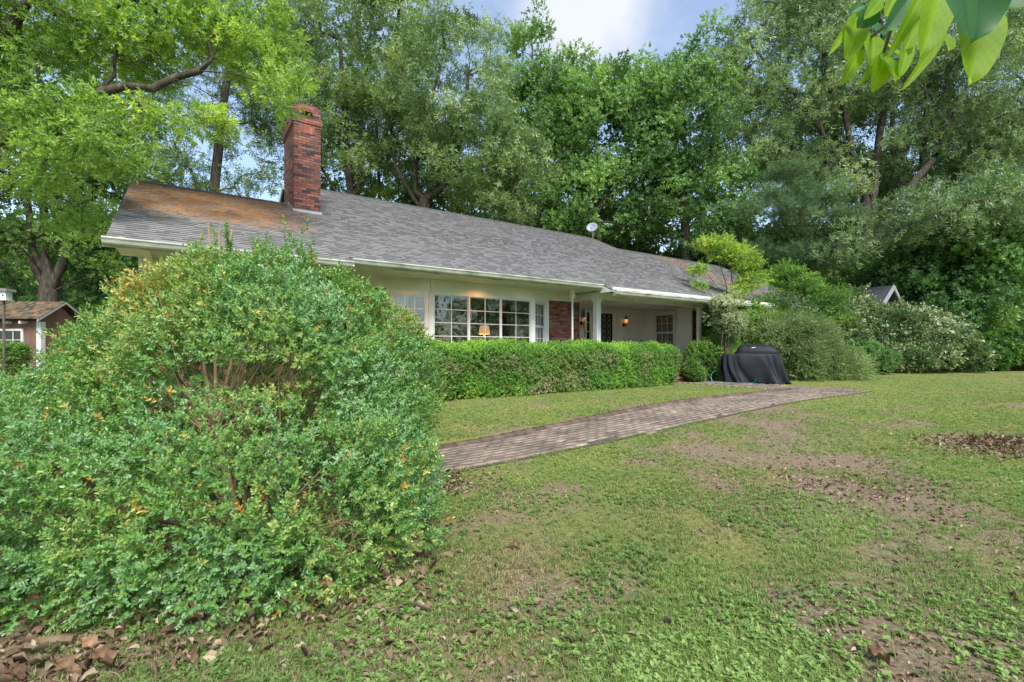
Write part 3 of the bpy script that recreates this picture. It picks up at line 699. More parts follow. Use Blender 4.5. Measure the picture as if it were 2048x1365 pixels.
def groundmat():
    m, nt, p, o = newmat('lawn_ground'); L = nt.links.new
    tc = N(nt, 'ShaderNodeTexCoord')
    a = N(nt, 'ShaderNodeAttribute', attribute_name='soil')
    n = N(nt, 'ShaderNodeTexNoise'); n.inputs['Scale'].default_value = 38; n.inputs['Detail'].default_value = 9; n.inputs['Roughness'].default_value = .7; L(tc.outputs['Object'], n.inputs['Vector'])
    nb = N(nt, 'ShaderNodeTexNoise'); nb.inputs['Scale'].default_value = .9; nb.inputs['Detail'].default_value = 6; L(tc.outputs['Object'], nb.inputs['Vector'])
    g = ramp(nt, [(.25, (.085, .095, .034)), (.5, (.175, .195, .062)), (.75, (.29, .31, .11))], n.outputs['Fac'])
    g2 = ramp(nt, [(.35, (.80, .95, .75)), (.65, (1.25, 1.10, .95))], nb.outputs['Fac'])
    mu = N(nt, 'ShaderNodeMixRGB', blend_type='MULTIPLY'); mu.inputs[0].default_value = 1; L(g.outputs[0], mu.inputs[1]); L(g2.outputs[0], mu.inputs[2])
    s = ramp(nt, [(.3, (.095, .068, .045)), (.52, (.225, .17, .115)), (.75, (.40, .33, .23))], n.outputs['Fac'])
    n3 = N(nt, 'ShaderNodeTexNoise'); n3.inputs['Scale'].default_value = 9; n3.inputs['Detail'].default_value = 6; L(tc.outputs['Object'], n3.inputs['Vector'])
    ad = N(nt, 'ShaderNodeMath', operation='ADD'); L(a.outputs['Fac'], ad.inputs[0]); n4 = N(nt, 'ShaderNodeMixRGB'); n4.inputs[0].default_value = .6; L(n3.outputs['Fac'], n4.inputs[1]); L(n.outputs['Fac'], n4.inputs[2]); L(n4.outputs[0], ad.inputs[1])
    mr = N(nt, 'ShaderNodeMapRange'); mr.inputs['From Min'].default_value = .45; mr.inputs['From Max'].default_value = 1.25; L(ad.outputs[0], mr.inputs[0])
    mx = N(nt, 'ShaderNodeMixRGB'); L(mr.outputs[0], mx.inputs[0]); L(mu.outputs[0], mx.inputs[1]); L(s.outputs[0], mx.inputs[2])
    L(mx.outputs[0], p.inputs['Base Color']); p.inputs['Roughness'].default_value = .95; p.inputs['Specular IOR Level'].default_value = .1
    b = N(nt, 'ShaderNodeBump'); b.inputs['Strength'].default_value = .7; b.inputs['Distance'].default_value = .025; L(n.outputs['Fac'], b.inputs['Height']); L(b.outputs[0], p.inputs['Normal'])
    return m
tag(mesh('ground', Vg, Fg, groundmat(), tone=None, pointattr={'soil': soil(Vg[:, 0], Vg[:, 1])}), kind='structure')
# ---- brick paths, laid over the lawn in house axes
def strip(name, a0, a1, b0f, b1f, da, db, lift):
    na = int((a1-a0)/da)+1; A = np.linspace(a0, a1, na); V = []; nb = 13
    for a in A:
        for t in np.linspace(0, 1, nb):
            b = b0f(a)*(1-t)+b1f(a)*t; V.append((a, b, 0))
    V = np.array(V); W_ = xf(HM, V); W_[:, 2] = gz(W_[:, 0], W_[:, 1])+lift
    idx = np.arange(na*nb).reshape(na, nb)
    F = np.stack([idx[:-1, :-1], idx[1:, :-1], idx[1:, 1:], idx[:-1, 1:]], -1).reshape(-1, 4)
    return tag(mesh(name, W_, F, M_path, loc=(0, 0, 0), rotz=HROT), kind='structure')
kb = lambda a: 6.0-.30*float(1-sstep(a, 2.5, 8.5))
wob = lambda a, s, k: k*(float(vnoise(np.array([a*3.1, s, .5]), 5))-.5)
M_bed = simple('path_bed', [(.3, (.06, .05, .04)), (.7, (.12, .10, .075))], .95, 12)
def pathmat():
    m, nt, p, o = newmat('paver'); L = nt.links.new
    a = N(nt, 'ShaderNodeAttribute', attribute_name='tone')
    r = ramp(nt, [(0, (.17, .135, .11)), (.3, (.25, .195, .155)), (.7, (.30, .235, .19)), (1, (.35, .285, .235))], a.outputs['Fac'])
    tc = N(nt, 'ShaderNodeTexCoord'); n = N(nt, 'ShaderNodeTexNoise'); n.inputs['Scale'].default_value = 1.4; n.inputs['Detail'].default_value = 9; n.inputs['Roughness'].default_value = .7; L(tc.outputs['Object'], n.inputs['Vector'])
    d = ramp(nt, [(.38, (1.1, 1.06, 1.02)), (.62, (.55, .56, .52))], n.outputs['Fac'])
    mu = N(nt, 'ShaderNodeMixRGB', blend_type='MULTIPLY'); mu.inputs[0].default_value = 1; L(r.outputs[0], mu.inputs[1]); L(d.outputs[0], mu.inputs[2]); L(mu.outputs[0], p.inputs['Base Color'])
    p.inputs['Roughness'].default_value = .85; n2 = N(nt, 'ShaderNodeTexNoise'); n2.inputs['Scale'].default_value = 60; L(tc.outputs['Object'], n2.inputs['Vector'])
    b = N(nt, 'ShaderNodeBump'); b.inputs['Strength'].default_value = .5; b.inputs['Distance'].default_value = .004; L(n2.outputs['Fac'], b.inputs['Height']); L(b.outputs[0], p.inputs['Normal']); return m
M_pav = pathmat()
def pavers(name, a0, a1, b0, b1, seed, edge, along=True):
    q = np.random.default_rng(seed); V = []; F = []; T = []
    L_, W_ = .205, .102; row = 0; x = a0 if not along else b0
    lim = (b1 if along else a1)
    while x < lim-.02:
        y = (a0 if along else b0)-(row % 2)*L_/2; end = a1 if along else b1
        while y < end:
            l0, l1 = max(y, a0 if along else b0), min(y+L_, end); y += L_
            if l1-l0 < .05: continue
            g = .0035; w0, w1 = x+g, x+W_-g; l0 += g; l1 -= g
            A0, A1, B0, B1 = (l0, l1, w0, w1) if along else (w0, w1, l0, l1)
            if edge(((A0+A1)/2), ((B0+B1)/2)): continue
            dz = q.normal(0, .0025); tl = q.normal(0, .0022, 4); base = []
            jx, jy = q.normal(0, .0015, 2)
            for (aa, bb, t_) in ((A0, B0, tl[0]), (A1, B0, tl[1]), (A1, B1, tl[2]), (A0, B1, tl[3])):
                w3 = AB(aa+jx, bb+jy); base.append((w3[0], w3[1], float(gz(w3[0], w3[1]))+.024+dz+t_))
            n = len(V); V += base+[(p_[0], p_[1], p_[2]-.02) for p_ in base]
            F += [(n, n+1, n+2, n+3), (n, n+4, n+5, n+1), (n+1, n+5, n+6, n+2), (n+2, n+6, n+7, n+3), (n+3, n+7, n+4, n)]; T += [np.clip(q.normal(.5, .2), 0, 1)]*5
        x += W_; row += 1
    return tag(mesh(name, V, np.array(F), M_pav, loc=(0, 0, 0), rotz=HROT, tone=T), kind='structure')
M_path = M_bed
strip('path_bed', 0.2, 14.62, lambda a: 4.74, lambda a: kb(a)-.01, .12, .1, .009)
strip('walk_bed', 12.9, 14.3, lambda a: 6.0, lambda a: 9.5, .12, .1, .009)
pavers('brick_path', 0.2, 14.75, 4.70, 6.0, 1, lambda a, b: b > kb(a) or b < 4.80+wob(a, 1, .20) or (a > 14.2 and b-4.7 < (a-14.2)*.9))
pavers('brick_walk', 12.87, 14.35, 6.0, 9.5, 2, lambda a, b: False, along=False)
# edging bricks along the path, one course standing proud
V = []; F = []; a = 2.45; T = []
while a < 12.85:
    l = .2; z = float(gz(*AB(a+.1, y_:=kb(a+.1))[:2])); h = .062+rng.uniform(-.004, .005); y = kb(a+.1)+.005+rng.uniform(-.006, .006)
    mbx = MB().box(a, a+l-.008, y, y+.095, z-.08, z+h); n = len(V); V += mbx.v; F += [tuple(i+n for i in f) for f in mbx.f]; T += [rng.uniform(0, 1)]*6; a += l
V = np.array(V); 
me_ = mesh('path_kerb', V, np.array(F), leafmat('kerb_brick', [(0, (.09, .068, .052)), (1, (.18, .13, .10))], 0, .9, .1), None, 'H', tone=T)
tag(me_, kind='structure')
# ================================================================== LEAF TOOLKIT
def hexleaf(l=1., w=.5, fold=.12, curl=.1):
    """a leaf lying along +x, surface facing +z: two quads sharing the midrib"""
    V = np.array([[0, 0, 0], [.33*l, .46*w, fold*w], [.72*l, .40*w, fold*w-curl*l*.4], [l, 0, -curl*l], [.72*l, -.40*w, fold*w-curl*l*.4], [.33*l, -.46*w, fold*w]])
    F = np.array([[0, 3, 2, 1], [0, 5, 4, 3]]); return V, F
def rholeaf(l=1., w=.5, fold=.12, curl=.1):
    V = np.array([[0, 0, 0], [.45*l, .5*w, fold*w], [l, 0, -curl*l], [.45*l, -.5*w, fold*w]]); return V, np.array([[0, 3, 2, 1]])
def rot(ax, t):
    ax = np.array(ax, float)/np.linalg.norm(ax); K = np.array([[0, -ax[2], ax[1]], [ax[2], 0, -ax[0]], [-ax[1], ax[0], 0]])
    return np.eye(3)+math.sin(t)*K+(1-math.cos(t))*K@K
def sprig(kind, n, leaf, length, ang, seed=0, spread=.15, jit=.2):
    """template twig along +z with n leaves around it; returns V, F, per-face tone offset"""
    r = np.random.default_rng(seed); VV = []; FF = []; TT = []; c = 0
    for i in range(n):
        t = (i+.5)/n; z = length*t; az = i*2.4+r.normal(0, .3) if kind == 'spiral' else (i//2)*math.pi/2+(i % 2)*math.pi+r.normal(0, .25)
        s = r.uniform(.75, 1.15)*(1-.25*t)
        lv, lf = leaf
        el = math.radians(ang)*(1-.0*t)+r.normal(0, jit)+(.5*t*t)
        # leaf local +x -> outwards/up
        Mx = rot((0, 0, 1), az) @ rot((0, 1, 0), -el) @ rot((1, 0, 0), r.normal(0, jit*1.5))
        v = (lv*s) @ Mx.T + np.array([0, 0, z]); VV.append(v); FF.append(lf+c); c += len(v); TT += [r.normal(0, 1)]*len(lf)
    return np.concatenate(VV), np.concatenate(FF), np.array(TT)
def frames(D, roll, rngl):
    D = D/np.linalg.norm(D, axis=1, keepdims=True)
    ref = rngl.normal(size=D.shape); X = np.cross(D, ref); X /= np.linalg.norm(X, axis=1, keepdims=True)+1e-9
    Y = np.cross(D, X); return np.stack([X, Y, D], -1)     # columns
def instance(temps, Ps, Ds, S, T, seed=0, tvar=.08):
    """scatter templates: positions, directions, scales, tones -> V, F, tone"""
    r = np.random.default_rng(seed); n = len(Ps); which = r.integers(0, len(temps), n); Vs = []; Fs = []; Ts = []; c = 0
    M_ = frames(Ds, None, r)
    for k, (tv, tf, tt) in enumerate(temps):
        ix = np.where(which == k)[0]
        if len(ix) == 0: continue
        v = np.einsum('nij,mj->nmi', M_[ix], tv)*S[ix, None, None] + Ps[ix][:, None, :]
        f = tf[None]+(np.arange(len(ix))*len(tv))[:, None, None]+c
        t = T[ix][:, None]+tt[None]*tvar
        Vs.append(v.reshape(-1, 3)); Fs.append(f.reshape(-1, 4)); Ts.append(t.reshape(-1)); c += len(ix)*len(tv)
    return np.concatenate(Vs), np.concatenate(Fs), np.clip(np.concatenate(Ts), 0, 1)
def merge(parts):
    V = []; F = []; T = []; c = 0
    for v, f, t in parts: V.append(v); F.append(f+c); T.append(t); c += len(v)
    return np.concatenate(V), np.concatenate(F), np.concatenate(T)
# ================================================================== BUSHES
def ell_sample(E, n, seed, shell=.0):
    """points near the outer surface of a union of ellipsoids, with outward normals"""
    r = np.random.default_rng(seed); E = np.array(E, float)
    area = (E[:, 3]*E[:, 4]+E[:, 3]*E[:, 5]+E[:, 4]*E[:, 5]); which = r.choice(len(E), n, p=area/area.sum())
    d = r.normal(size=(n, 3)); d /= np.linalg.norm(d, axis=1, keepdims=True)
    c = E[which, :3]; rad = E[which, 3:6]
    p = c+d*rad; nn = d/rad; nn /= np.linalg.norm(nn, axis=1, keepdims=True)
    keep = np.ones(n, bool)
    for k in range(len(E)):
        q = (p-E[k, :3])/E[k, 3:6]; ins = (q**2).sum(1) < .90; keep &= ~(ins & (which != k))
    return p[keep], nn[keep]
def bush(name, label, cat, E, n, temps, mat, scale, seed, zmin=.02, noise=.14, nfreq=2.2, depth=.12, up=.25, layers=(0, .5, 1.), hole=None, group=None, stems=18, tonef=None, base=None, gap=.0, stemmat=None, twigs=0):
    E = np.array(E, float)
    base = base if base is not None else (E[:, 0].mean(), E[:, 1].mean(), float(gz(E[:, 0].mean(), E[:, 1].mean())))
    t = thing(name, label, cat, base, 0, group)
    r = np.random.default_rng(seed); parts = []
    for li, lay in enumerate(layers):
        p, nn = ell_sample(E, int(n*(1, .7, .5)[li]), seed+li)
        nz = fbm(p*nfreq, seed, 3)-.5; nf = fbm(p*nfreq*3.2, seed+9, 2)-.5
        p = p+nn*(nz*4.5*noise+nf*noise*1.6-lay*depth+r.normal(0, .02, len(p)))[:, None]
        k = (p[:, 2] > gz(p[:, 0], p[:, 1])+zmin)
        if gap: k &= ~((fbm(p*nfreq*1.7, seed+31, 2) < gap))
        if hole is not None: k &= ~hole(p)
        p = p[k]; nn = nn[k]
        D = nn+np.array([0, 0, up])+r.normal(0, .42, p.shape)
        tn = .5+(fbm(p*1.1, seed+5, 3)-.5)*1.1+(fbm(p*5, seed+6, 2)-.5)*.5+r.normal(0, .06, len(p))
        if tonef is not None: tn = tonef(p, tn, r)
        parts.append(instance(temps, p, D, scale*r.uniform(.65, 1.3, len(p)), tn, seed+li, .11))
    V, F, T = merge(parts)
    mesh('foliage', V, F, mat, t, tone=T)
    if stems:
        m = MB(); 
        p, nn = ell_sample(E, 4000, seed+77); k = p[:, 2] > base[2]+.3; p = p[k]
        for q in p[r.choice(len(p), min(stems, len(p)), replace=False)]:
            b0 = np.array(base)+np.array([r.normal(0, .08), r.normal(0, .08), -.05]); q = q-(q-b0)*.08
            mid = b0*.55+q*.45+np.array([r.normal(0, .06), r.normal(0, .06), -.12+r.normal(0, .05)]); m.tube([b0, b0*.8+mid*.2, mid, q*.6+mid*.4, q], [.014, .012, .009, .006, .002], 5)
        m.build('stems', stemmat or M_twig, t)
    return t
# ---- the boxwood in the foreground
lf = hexleaf(.027, .0135, .15, .12)
T_box = [sprig('pair', 10, lf, .062, 38, s) for s in range(5)]
M_box = leafmat('boxwood_leaf', [(0, (.50, .25, .06)), (.05, (.58, .42, .08)), (.14, (.50, .48, .15)), (.30, (.38, .44, .16)), (.42, (.23, .37, .08)), (.60, (.155, .32, .075)), (.80, (.19, .37, .15)), (1, (.36, .50, .27))], .22, .36, .5, (1.2, 1.5, .5))
EB = [(-2.1, 4.2, .98, 1.20, 1.15, 1.12), (-2.75, 4.2, 1.1, .85, .9, .85), (-1.33, 3.95, .72, .68, .8, .80), (-1.55, 4.0, 1.15, .62, .7, .72), (-3.0, 4.5, .9, 1.0, 1.2, .85), (-2.1, 3.3, .42, 1.2, .85, .70),
      (-2.9, 3.3, .50, 1.2, .9, .62), (-1.0, 3.65, .52, .40, .62, .60), (-1.10, 3.15, .33, .52, .5, .52), (-3.9, 3.9, .5, 1.2, 1.3, .66), (-1.55, 2.78, .27, .72, .46, .42), (-3.3, 2.9, .35, 1.2, .75, .48), (-2.4, 2.70, .24, .9, .44, .40), (-1.9, 2.62, .15, .6, .34, .28), (-1.85, 3.9, 1.40, .55, .65, .62), (-2.4, 4.0, 1.30, .72, .7, .72)]
def hollow(p):
    q = (p-np.array([-1.92, 3.15, 1.20]))/np.array([.58, .75, .115]); a = (q**2).sum(1) < 1.05*fbm(p*6, 55, 3)*1.5
    q = (p-np.array([-.98, 2.9, .32]))/np.array([.20, .28, .16]); b = (q**2).sum(1) < 1
    return a | b
def boxtone(p, tn, r):
    yel = .9*sstep(fbm(p*1.9, 41, 4), .50, .66); tn = tn+.06+(fbm(p*2.3, 47, 2)-.5)*.5+r.normal(0, .10, len(tn)); tn = tn*(1-.6*yel)+.19*yel
    tn = np.clip(tn, .13, 1); k = r.random(len(tn)) < .009+.02*yel; tn[k] = r.uniform(0, .1, k.sum()); return tn
bush('boxwood_bush', 'huge overgrown boxwood shrub with small green and yellowing leaves filling the left foreground', 'bush', EB, 60000, T_box, M_box, 1.15, 11, noise=.13, nfreq=2.1, depth=.16, up=.35, hole=hollow, tonef=boxtone, base=(-2.02, 3.55, 0), stems=50, gap=.27, layers=(0, .9, 2.0))
bx = bpy.data.objects['boxwood_bush']; rr_ = np.random.default_rng(4); m = MB()
root_ = P(432, 860, 3.5)
for k in range(55):                     # the fan of bare stems seen in the hollow of the crown
    e = P(rr_.choice([rr_.uniform(190, 400), rr_.uniform(460, 690), rr_.uniform(190, 690)]), rr_.uniform(560, 735), rr_.uniform(3.3, 4.4)); f0 = root_+rr_.normal(0, .035, 3)
    mid = f0*.5+e*.5+np.array([rr_.normal(0, .04), rr_.normal(0, .04), rr_.uniform(-.14, .0)]); th_ = rr_.uniform(.5, 1.2)
    m.tube([f0, f0*.75+mid*.25, mid, mid*.4+e*.6+rr_.normal(0, .02, 3), e], [.008*th_, .0065*th_, .0045*th_, .003*th_, .0015], 5)
for q in ((400, 690), (430, 680), (470, 690)): m.tube([(-2.02, 3.55, 0), root_, P(q[0], q[1], 3.8)], [.03, .02, .008], 7)
for k in range(150):                    # dry twigs showing through the lower right of the mound
    a_ = P(rr_.uniform(480, 720), rr_.uniform(1040, 1180), rr_.uniform(2.75, 3.1)); m.tube([a_, a_+rr_.normal(0, .05, 3), a_+rr_.normal(0, .09, 3)+[0, 0, .04]], [.003, .0025, .001], 4)
m.build('branches', simple('tan_twig', [(.3, (.20, .13, .07)), (.7, (.42, .30, .18))], .9, 8, .3), bx)
Ps_ = []; Ds_ = []; m = MB()
for k in range(14):                     # taller shoots standing out of the top
    q0 = P(rr_.uniform(330, 640), 525, rr_.uniform(3.7, 4.3)); h_ = rr_.uniform(.12, .34); ln = rr_.normal(0, .06, 2); m.tube([q0-[0, 0, .1], q0+[ln[0]*.5, ln[1]*.5, h_*.5], q0+[ln[0], ln[1], h_]], [.004, .003, .0015], 4)
    for t_ in np.linspace(0, 1, 7): Ps_.append(q0+[ln[0]*t_, ln[1]*t_, h_*t_]); Ds_.append([ln[0]+rr_.normal(0, .3), ln[1]+rr_.normal(0, .3), .8])
for q in ((425, 515, 4.0, .3), (440, 515, 4.0, .22), (455, 520, 4.0, .26)): q0 = P(*q[:3]); m.tube([q0-[0, 0, .1], q0+[rr_.normal(0, .05), 0, q[3]]], [.011, .008], 5)
V_, F_, T_ = instance(T_box, np.array(Ps_), np.array(Ds_), np.full(len(Ps_), 1.15), .5+rr_.normal(0, .12, len(Ps_)), 8)
mesh('shoots', V_, F_, M_box, bx, tone=T_)
for (v_, f_) in pieces(m.v, m.f, .004): mesh('shoot_stem', v_, f_, MATS['tan_twig'], bx)
# ---- the clipped hedge under the bay window
M_hedge = leafmat('hedge_leaf', [(0, (.46, .38, .24)), (.12, (.38, .38, .20)), (.3, (.17, .27, .065)), (.6, (.12, .28, .045)), (1, (.30, .50, .08))], .25, .42, .45, (1.3, 1.6, .5))
T_hed = [sprig('pair', 8, rholeaf(.044, .022, .15, .1), .09, 40, s+20) for s in range(4)]
def hedge(name, label, E, n, seed, scale, mat=M_hedge, frame='H', group=None, noise=.05, tonef=None):
    r = np.random.default_rng(seed); parts = []
    (a0, a1, b0, b1, z0, z1) = E; cz = (z0+z1)/2
    A = [(a1-a0)*(z1-z0), (a1-a0)*(b1-b0), (b1-b0)*(z1-z0), (b1-b0)*(z1-z0)]; A = np.array(A)/sum(A)
    for lay in (0, .07, .15, .3):
        m_ = int(n*(1-lay*2)); f = r.choice(4, m_, p=A); u = r.random((m_, 3)); p = np.zeros((m_, 3)); nn = np.zeros((m_, 3))
        p[:, 0] = a0+(a1-a0)*u[:, 0]; p[:, 1] = b0+(b1-b0)*u[:, 1]; p[:, 2] = z0+(z1-z0)*u[:, 2]
        for k, (ax, vv, s) in enumerate(((1, b0, -1), (2, z1, 1), (0, a0, -1), (0, a1, 1))):
            p[f == k, ax] = vv; nn[f == k, ax] = s
        # round the edges: pull points into a superellipsoid
        c = np.array([(a0+a1)/2, (b0+b1)/2, z0]); hx = np.array([(a1-a0)/2, (b1-b0)/2, z1-z0])
        rad = .34
        q = np.abs(p-c)-(hx-rad); q = np.maximum(q, 0); q[:, 2] = np.maximum((p[:, 2]-z0)-(z1-z0-rad), 0); d = np.linalg.norm(q, axis=1)
        k = d > rad; f_ = np.where(k, rad/np.maximum(d, 1e-6), 1); sgn = np.sign(p-c)
        p = p-sgn*q*(1-f_)[:, None]; nn = np.where(k[:, None], sgn*q/np.maximum(d, 1e-6)[:, None], nn)
        nz = fbm(p*2.2, seed, 4)-.5
        # the hedge is several plants grown together: shallow clefts
        cl = .10*np.exp(-((p[:, 0]-(a0+.60*(a1-a0)))/.16)**2)+.06*np.exp(-((p[:, 0]-(a0+.3*(a1-a0)))/.2)**2)
        p = p+nn*(nz*4*noise-lay-cl+r.normal(0, .018, m_))[:, None]
        under = (p[:, 2]-z0 < .14) & (r.random(m_) < .55); p = p[~under]; nn = nn[~under]
        W_ = xf(HM, p) if frame == 'H' else p; D = nn+r.normal(0, .45, p.shape)+np.array([0, 0, .5]); D = D @ HM[:3, :3].T if frame == 'H' else D
        W_[:, 2] += gz(W_[:, 0], W_[:, 1])
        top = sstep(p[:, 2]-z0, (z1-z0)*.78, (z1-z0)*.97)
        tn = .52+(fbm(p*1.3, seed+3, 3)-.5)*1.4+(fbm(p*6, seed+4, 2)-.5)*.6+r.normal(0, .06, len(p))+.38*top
        side = (p[:, 2]-z0)/(z1-z0); tw = sstep(fbm(p*1.6, seed+8, 3), .45, .62)*np.exp(-((side-.72)/.22)**2); tn = tn*(1-.6*tw)+.14*tw
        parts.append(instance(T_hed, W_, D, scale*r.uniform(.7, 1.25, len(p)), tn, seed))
    V, F, T = merge(parts)
    c = np.array([(a0+a1)/2, (b0+b1)/2, 0.]); c = xf(HM, c[None])[0] if frame == 'H' else c
    t = thing(name, label, 'hedge', (c[0], c[1], float(gz(c[0], c[1]))), HROT if frame == 'H' else 0, group)
    mesh('foliage', V, F, mat, t, tone=T)
    m = MB()
    x = a0+.5
    while x < a1-.3:
        bb = (b0+b1)/2; q = AB(x, bb) if frame == 'H' else (x, bb, 0); zb = float(gz(q[0], q[1]))
        for s in range(7):
            e = AB(x+r.normal(0, .3), bb+r.normal(0, .28)) if frame == 'H' else (x+r.normal(0, .3), bb+r.normal(0, .28))
            m.tube([(q[0], q[1], zb-.05), ((q[0]*.5+e[0]*.5), (q[1]+e[1])/2, zb+.35), (e[0], e[1], zb+z1*.82)], [.022, .014, .005], 5)
        x += .8
    m.build('stems', M_twig, t)
    return t
hedge('clipped_hedge', 'long clipped green hedge with a flat top in front of the bay window and porch', (2.2, 12.3, 8.95, 10.0, 0, 1.14), 14000, 21, 1.15, noise=.085)
hedge('clipped_hedge', 'dark clipped hedge below the window of the red shed', (-27, -19.6, 18.2, 19.4, 0, 1.15), 5000, 22, 1.8, frame='W')
# ================================================================== TREES
def skeleton(polys, targets, seed, rtip=.012, seglen=.8, bow=.12, up=.8, wig=.06):
    """nodes + parents: explicit limb polylines first, then every clump is joined to the nearest limb"""
    r = np.random.default_rng(seed); N_ = []; PA = []
    for pi, pl in enumerate(polys):
        pl = [np.array(q, float) for q in pl]; dense = [pl[0]]
        for a, b in zip(pl[:-1], pl[1:]):
            k = max(1, int(np.linalg.norm(b-a)/seglen))
            for j in range(1, k+1):
                t = j/k; dense.append(a*(1-t)+b*t+(r.normal(0, wig*.35, 3) if j < k else 0))
        if pi == 0: N_.append(dense[0]); PA.append(-1); prev = 0
        else:
            arr = np.array(N_); prev = int(np.argmin(((arr-dense[0])**2).sum(1)))
        for q in dense[1:]: N_.append(q); PA.append(prev); prev = len(N_)-1
    arr0 = np.array(N_)
    if len(targets):
        dist = np.sqrt(((targets[:, None]-arr0[None])**2).sum(-1)).min(1)
        for ti in np.argsort(dist):
            tg = targets[ti]; arr = np.array(N_); d = arr-tg
            cost = np.sqrt((d**2).sum(1))+up*np.maximum(0, arr[:, 2]-tg[2])
            cost[:2] += 3
            s = int(np.argmin(cost)); p0 = arr[s]; Ls = np.linalg.norm(tg-p0); k = max(2, int(Ls/seglen)+1); prev = s
            off = r.normal(0, wig, 3)*Ls*.6
            for j in range(1, k+1):
                t = j/k; q = p0*(1-t)+tg*t; q = q+np.array([0, 0, bow*Ls*math.sin(math.pi*t)])+off*math.sin(math.pi*t)+(r.normal(0, wig*.5, 3) if j < k else 0)
                N_.append(q); PA.append(prev); prev = len(N_)-1
    return np.array(N_), np.array(PA)
def limbs(Nd, PA, Rroot, rtip=.012, ex=2.3, seg=7, pw=1.2):
    n = len(Nd); acc = np.zeros(n); kids = [[] for _ in range(n)]
    for i in range(1, n): kids[PA[i]].append(i)
    for i in range(n-1, -1, -1):
        if not kids[i]: acc[i] = rtip**ex
        if i: acc[PA[i]] += acc[i]
    rad = acc**(1/ex); mx = rad.max()
    rad = rtip+(Rroot-rtip)*np.clip((rad-rtip)/(mx-rtip+1e-9), 0, 1)**pw
    V = []; F = []; c = 0
    dirs = np.zeros((n, 3)); main = [-1]*n
    for i in range(n):
        if kids[i]: main[i] = max(kids[i], key=lambda j: rad[j])
    for i in range(n):
        d = np.zeros(3)
        if i: e = Nd[i]-Nd[PA[i]]; d += e/(np.linalg.norm(e)+1e-9)
        if main[i] >= 0: e = Nd[main[i]]-Nd[i]; d += e/(np.linalg.norm(e)+1e-9)
        dirs[i] = d/(np.linalg.norm(d)+1e-9)
    def ring_(p, d, r_, sg):
        a = np.cross(d, (.36, .22, .91)) if abs(d@np.array([.36, .22, .91])) < .97 else np.cross(d, (1, 0, 0)); a /= np.linalg.norm(a); b = np.cross(d, a)
        t = np.arange(sg)*2*math.pi/sg; return p+r_*(np.cos(t)[:, None]*a+np.sin(t)[:, None]*b)
    for i in range(1, n):
        j = PA[i]; sg = seg if rad[i] > .05 else 4
        r1 = rad[i]; r0 = rad[j] if main[j] == i else min(rad[j]*.9, r1*1.25)
        d0 = dirs[j] if main[j] == i else (Nd[i]-Nd[j])/(np.linalg.norm(Nd[i]-Nd[j])+1e-9)
        V.append(ring_(Nd[j], d0, r0, sg)); V.append(ring_(Nd[i], dirs[i], r1, sg))
        k = np.arange(sg); F.append(np.stack([c+k, c+(k+1) % sg, c+sg+(k+1) % sg, c+sg+k], -1)); c += 2*sg
    V = np.concatenate(V); F = np.concatenate(F); return V, F, rad
def crown_targets(E, n, seed, shell=.55):
    r = np.random.default_rng(seed); E = np.array(E, float); vol = E[:, 3]*E[:, 4]*E[:, 5]; vol = vol**.75; w = r.choice(len(E), n, p=vol/vol.sum())
    d = r.normal(size=(n, 3)); d /= np.linalg.norm(d, axis=1, keepdims=True); rr = r.uniform(shell, 1., n)**.6
    return E[w, :3]+d*rr[:, None]*E[w, 3:6]
def leafclumps(tg, temps, per, R_, scale, seed, centre, droop=.0, flat=.7, tbase=.5, tclump=.16, tvar=.08, keep=None):
    r = np.random.default_rng(seed); n = len(tg); d = r.normal(size=(n, per, 3)); d /= np.linalg.norm(d, axis=2, keepdims=True)
    rr = r.random((n, per, 1))**.45; cl = R_*r.uniform(.7, 1.3, (n, 1, 1))
    p = tg[:, None]+d*rr*cl*np.array([1, 1, flat]); out = p-centre; out /= np.linalg.norm(out, axis=2, keepdims=True)+1e-9
    D = d*.8+out*.5+np.array([0, 0, .15-droop])+r.normal(0, .3, p.shape)
    t = tbase+r.normal(0, tclump, (n, 1))+.10*d[..., 2]*0+r.normal(0, .05, (n, per))+(fbm(p*.45, seed+3, 2)-.5)*.5
    p = p.reshape(-1, 3); D = D.reshape(-1, 3); t = t.reshape(-1)
    k = p[:, 2] > gz(p[:, 0], p[:, 1])+.15
    if keep is not None: k &= keep(p)
    return instance(temps, p[k], D[k], scale*r.uniform(.7, 1.3, k.sum()), t[k], seed, tvar)
def tree(name, label, base, polys, E, nclump, temps, mat, per, R_, scale, seed, root=.3, bark=None, group='trees behind the house', droop=0., shell=.5, cat='tree', extra=None, tbase=.5, bow=.12, up=.8, keep=None, flat=.7, rtip=.012, tclump=.20, seglen=.8, pw=1.2, dens=1.35):
    nclump = int(nclump*dens)
    base = np.array(base, float); t = thing(name, label, cat, tuple(base), 0, group)
    tg = crown_targets(E, nclump, seed, shell)
    if extra is not None: tg = np.concatenate([tg, np.array(extra, float)])
    tg = tg[tg[:, 2] > base[2]+.5]
    if keep is not None: tg = tg[keep(tg)]
    Nd, PA = skeleton(polys, tg, seed, bow=bow, up=up, seglen=seglen)
    V, F, rad = limbs(Nd, PA, root, rtip, pw=pw)
    mesh('trunk', V, F, bark or M_bark, t, smooth=True)
    c = np.array(E, float)[:, :3].mean(0)
    V, F, T = leafclumps(tg, temps, per, R_, scale, seed+1, c, droop=droop, tbase=tbase, keep=keep, flat=flat, tclump=tclump)
    mesh('crown', V, F, mat, t, tone=T)
    return t
GY = .27
def Pz(px, Y, z=None):
    X = (px-1024)/950*Y; return (X, Y, float(gz(X, Y)) if z is None else z)
def EL(px, py, Y, rx, ry, rz): q = P(px, py, Y); return (q[0], q[1], q[2], rx, ry, rz)
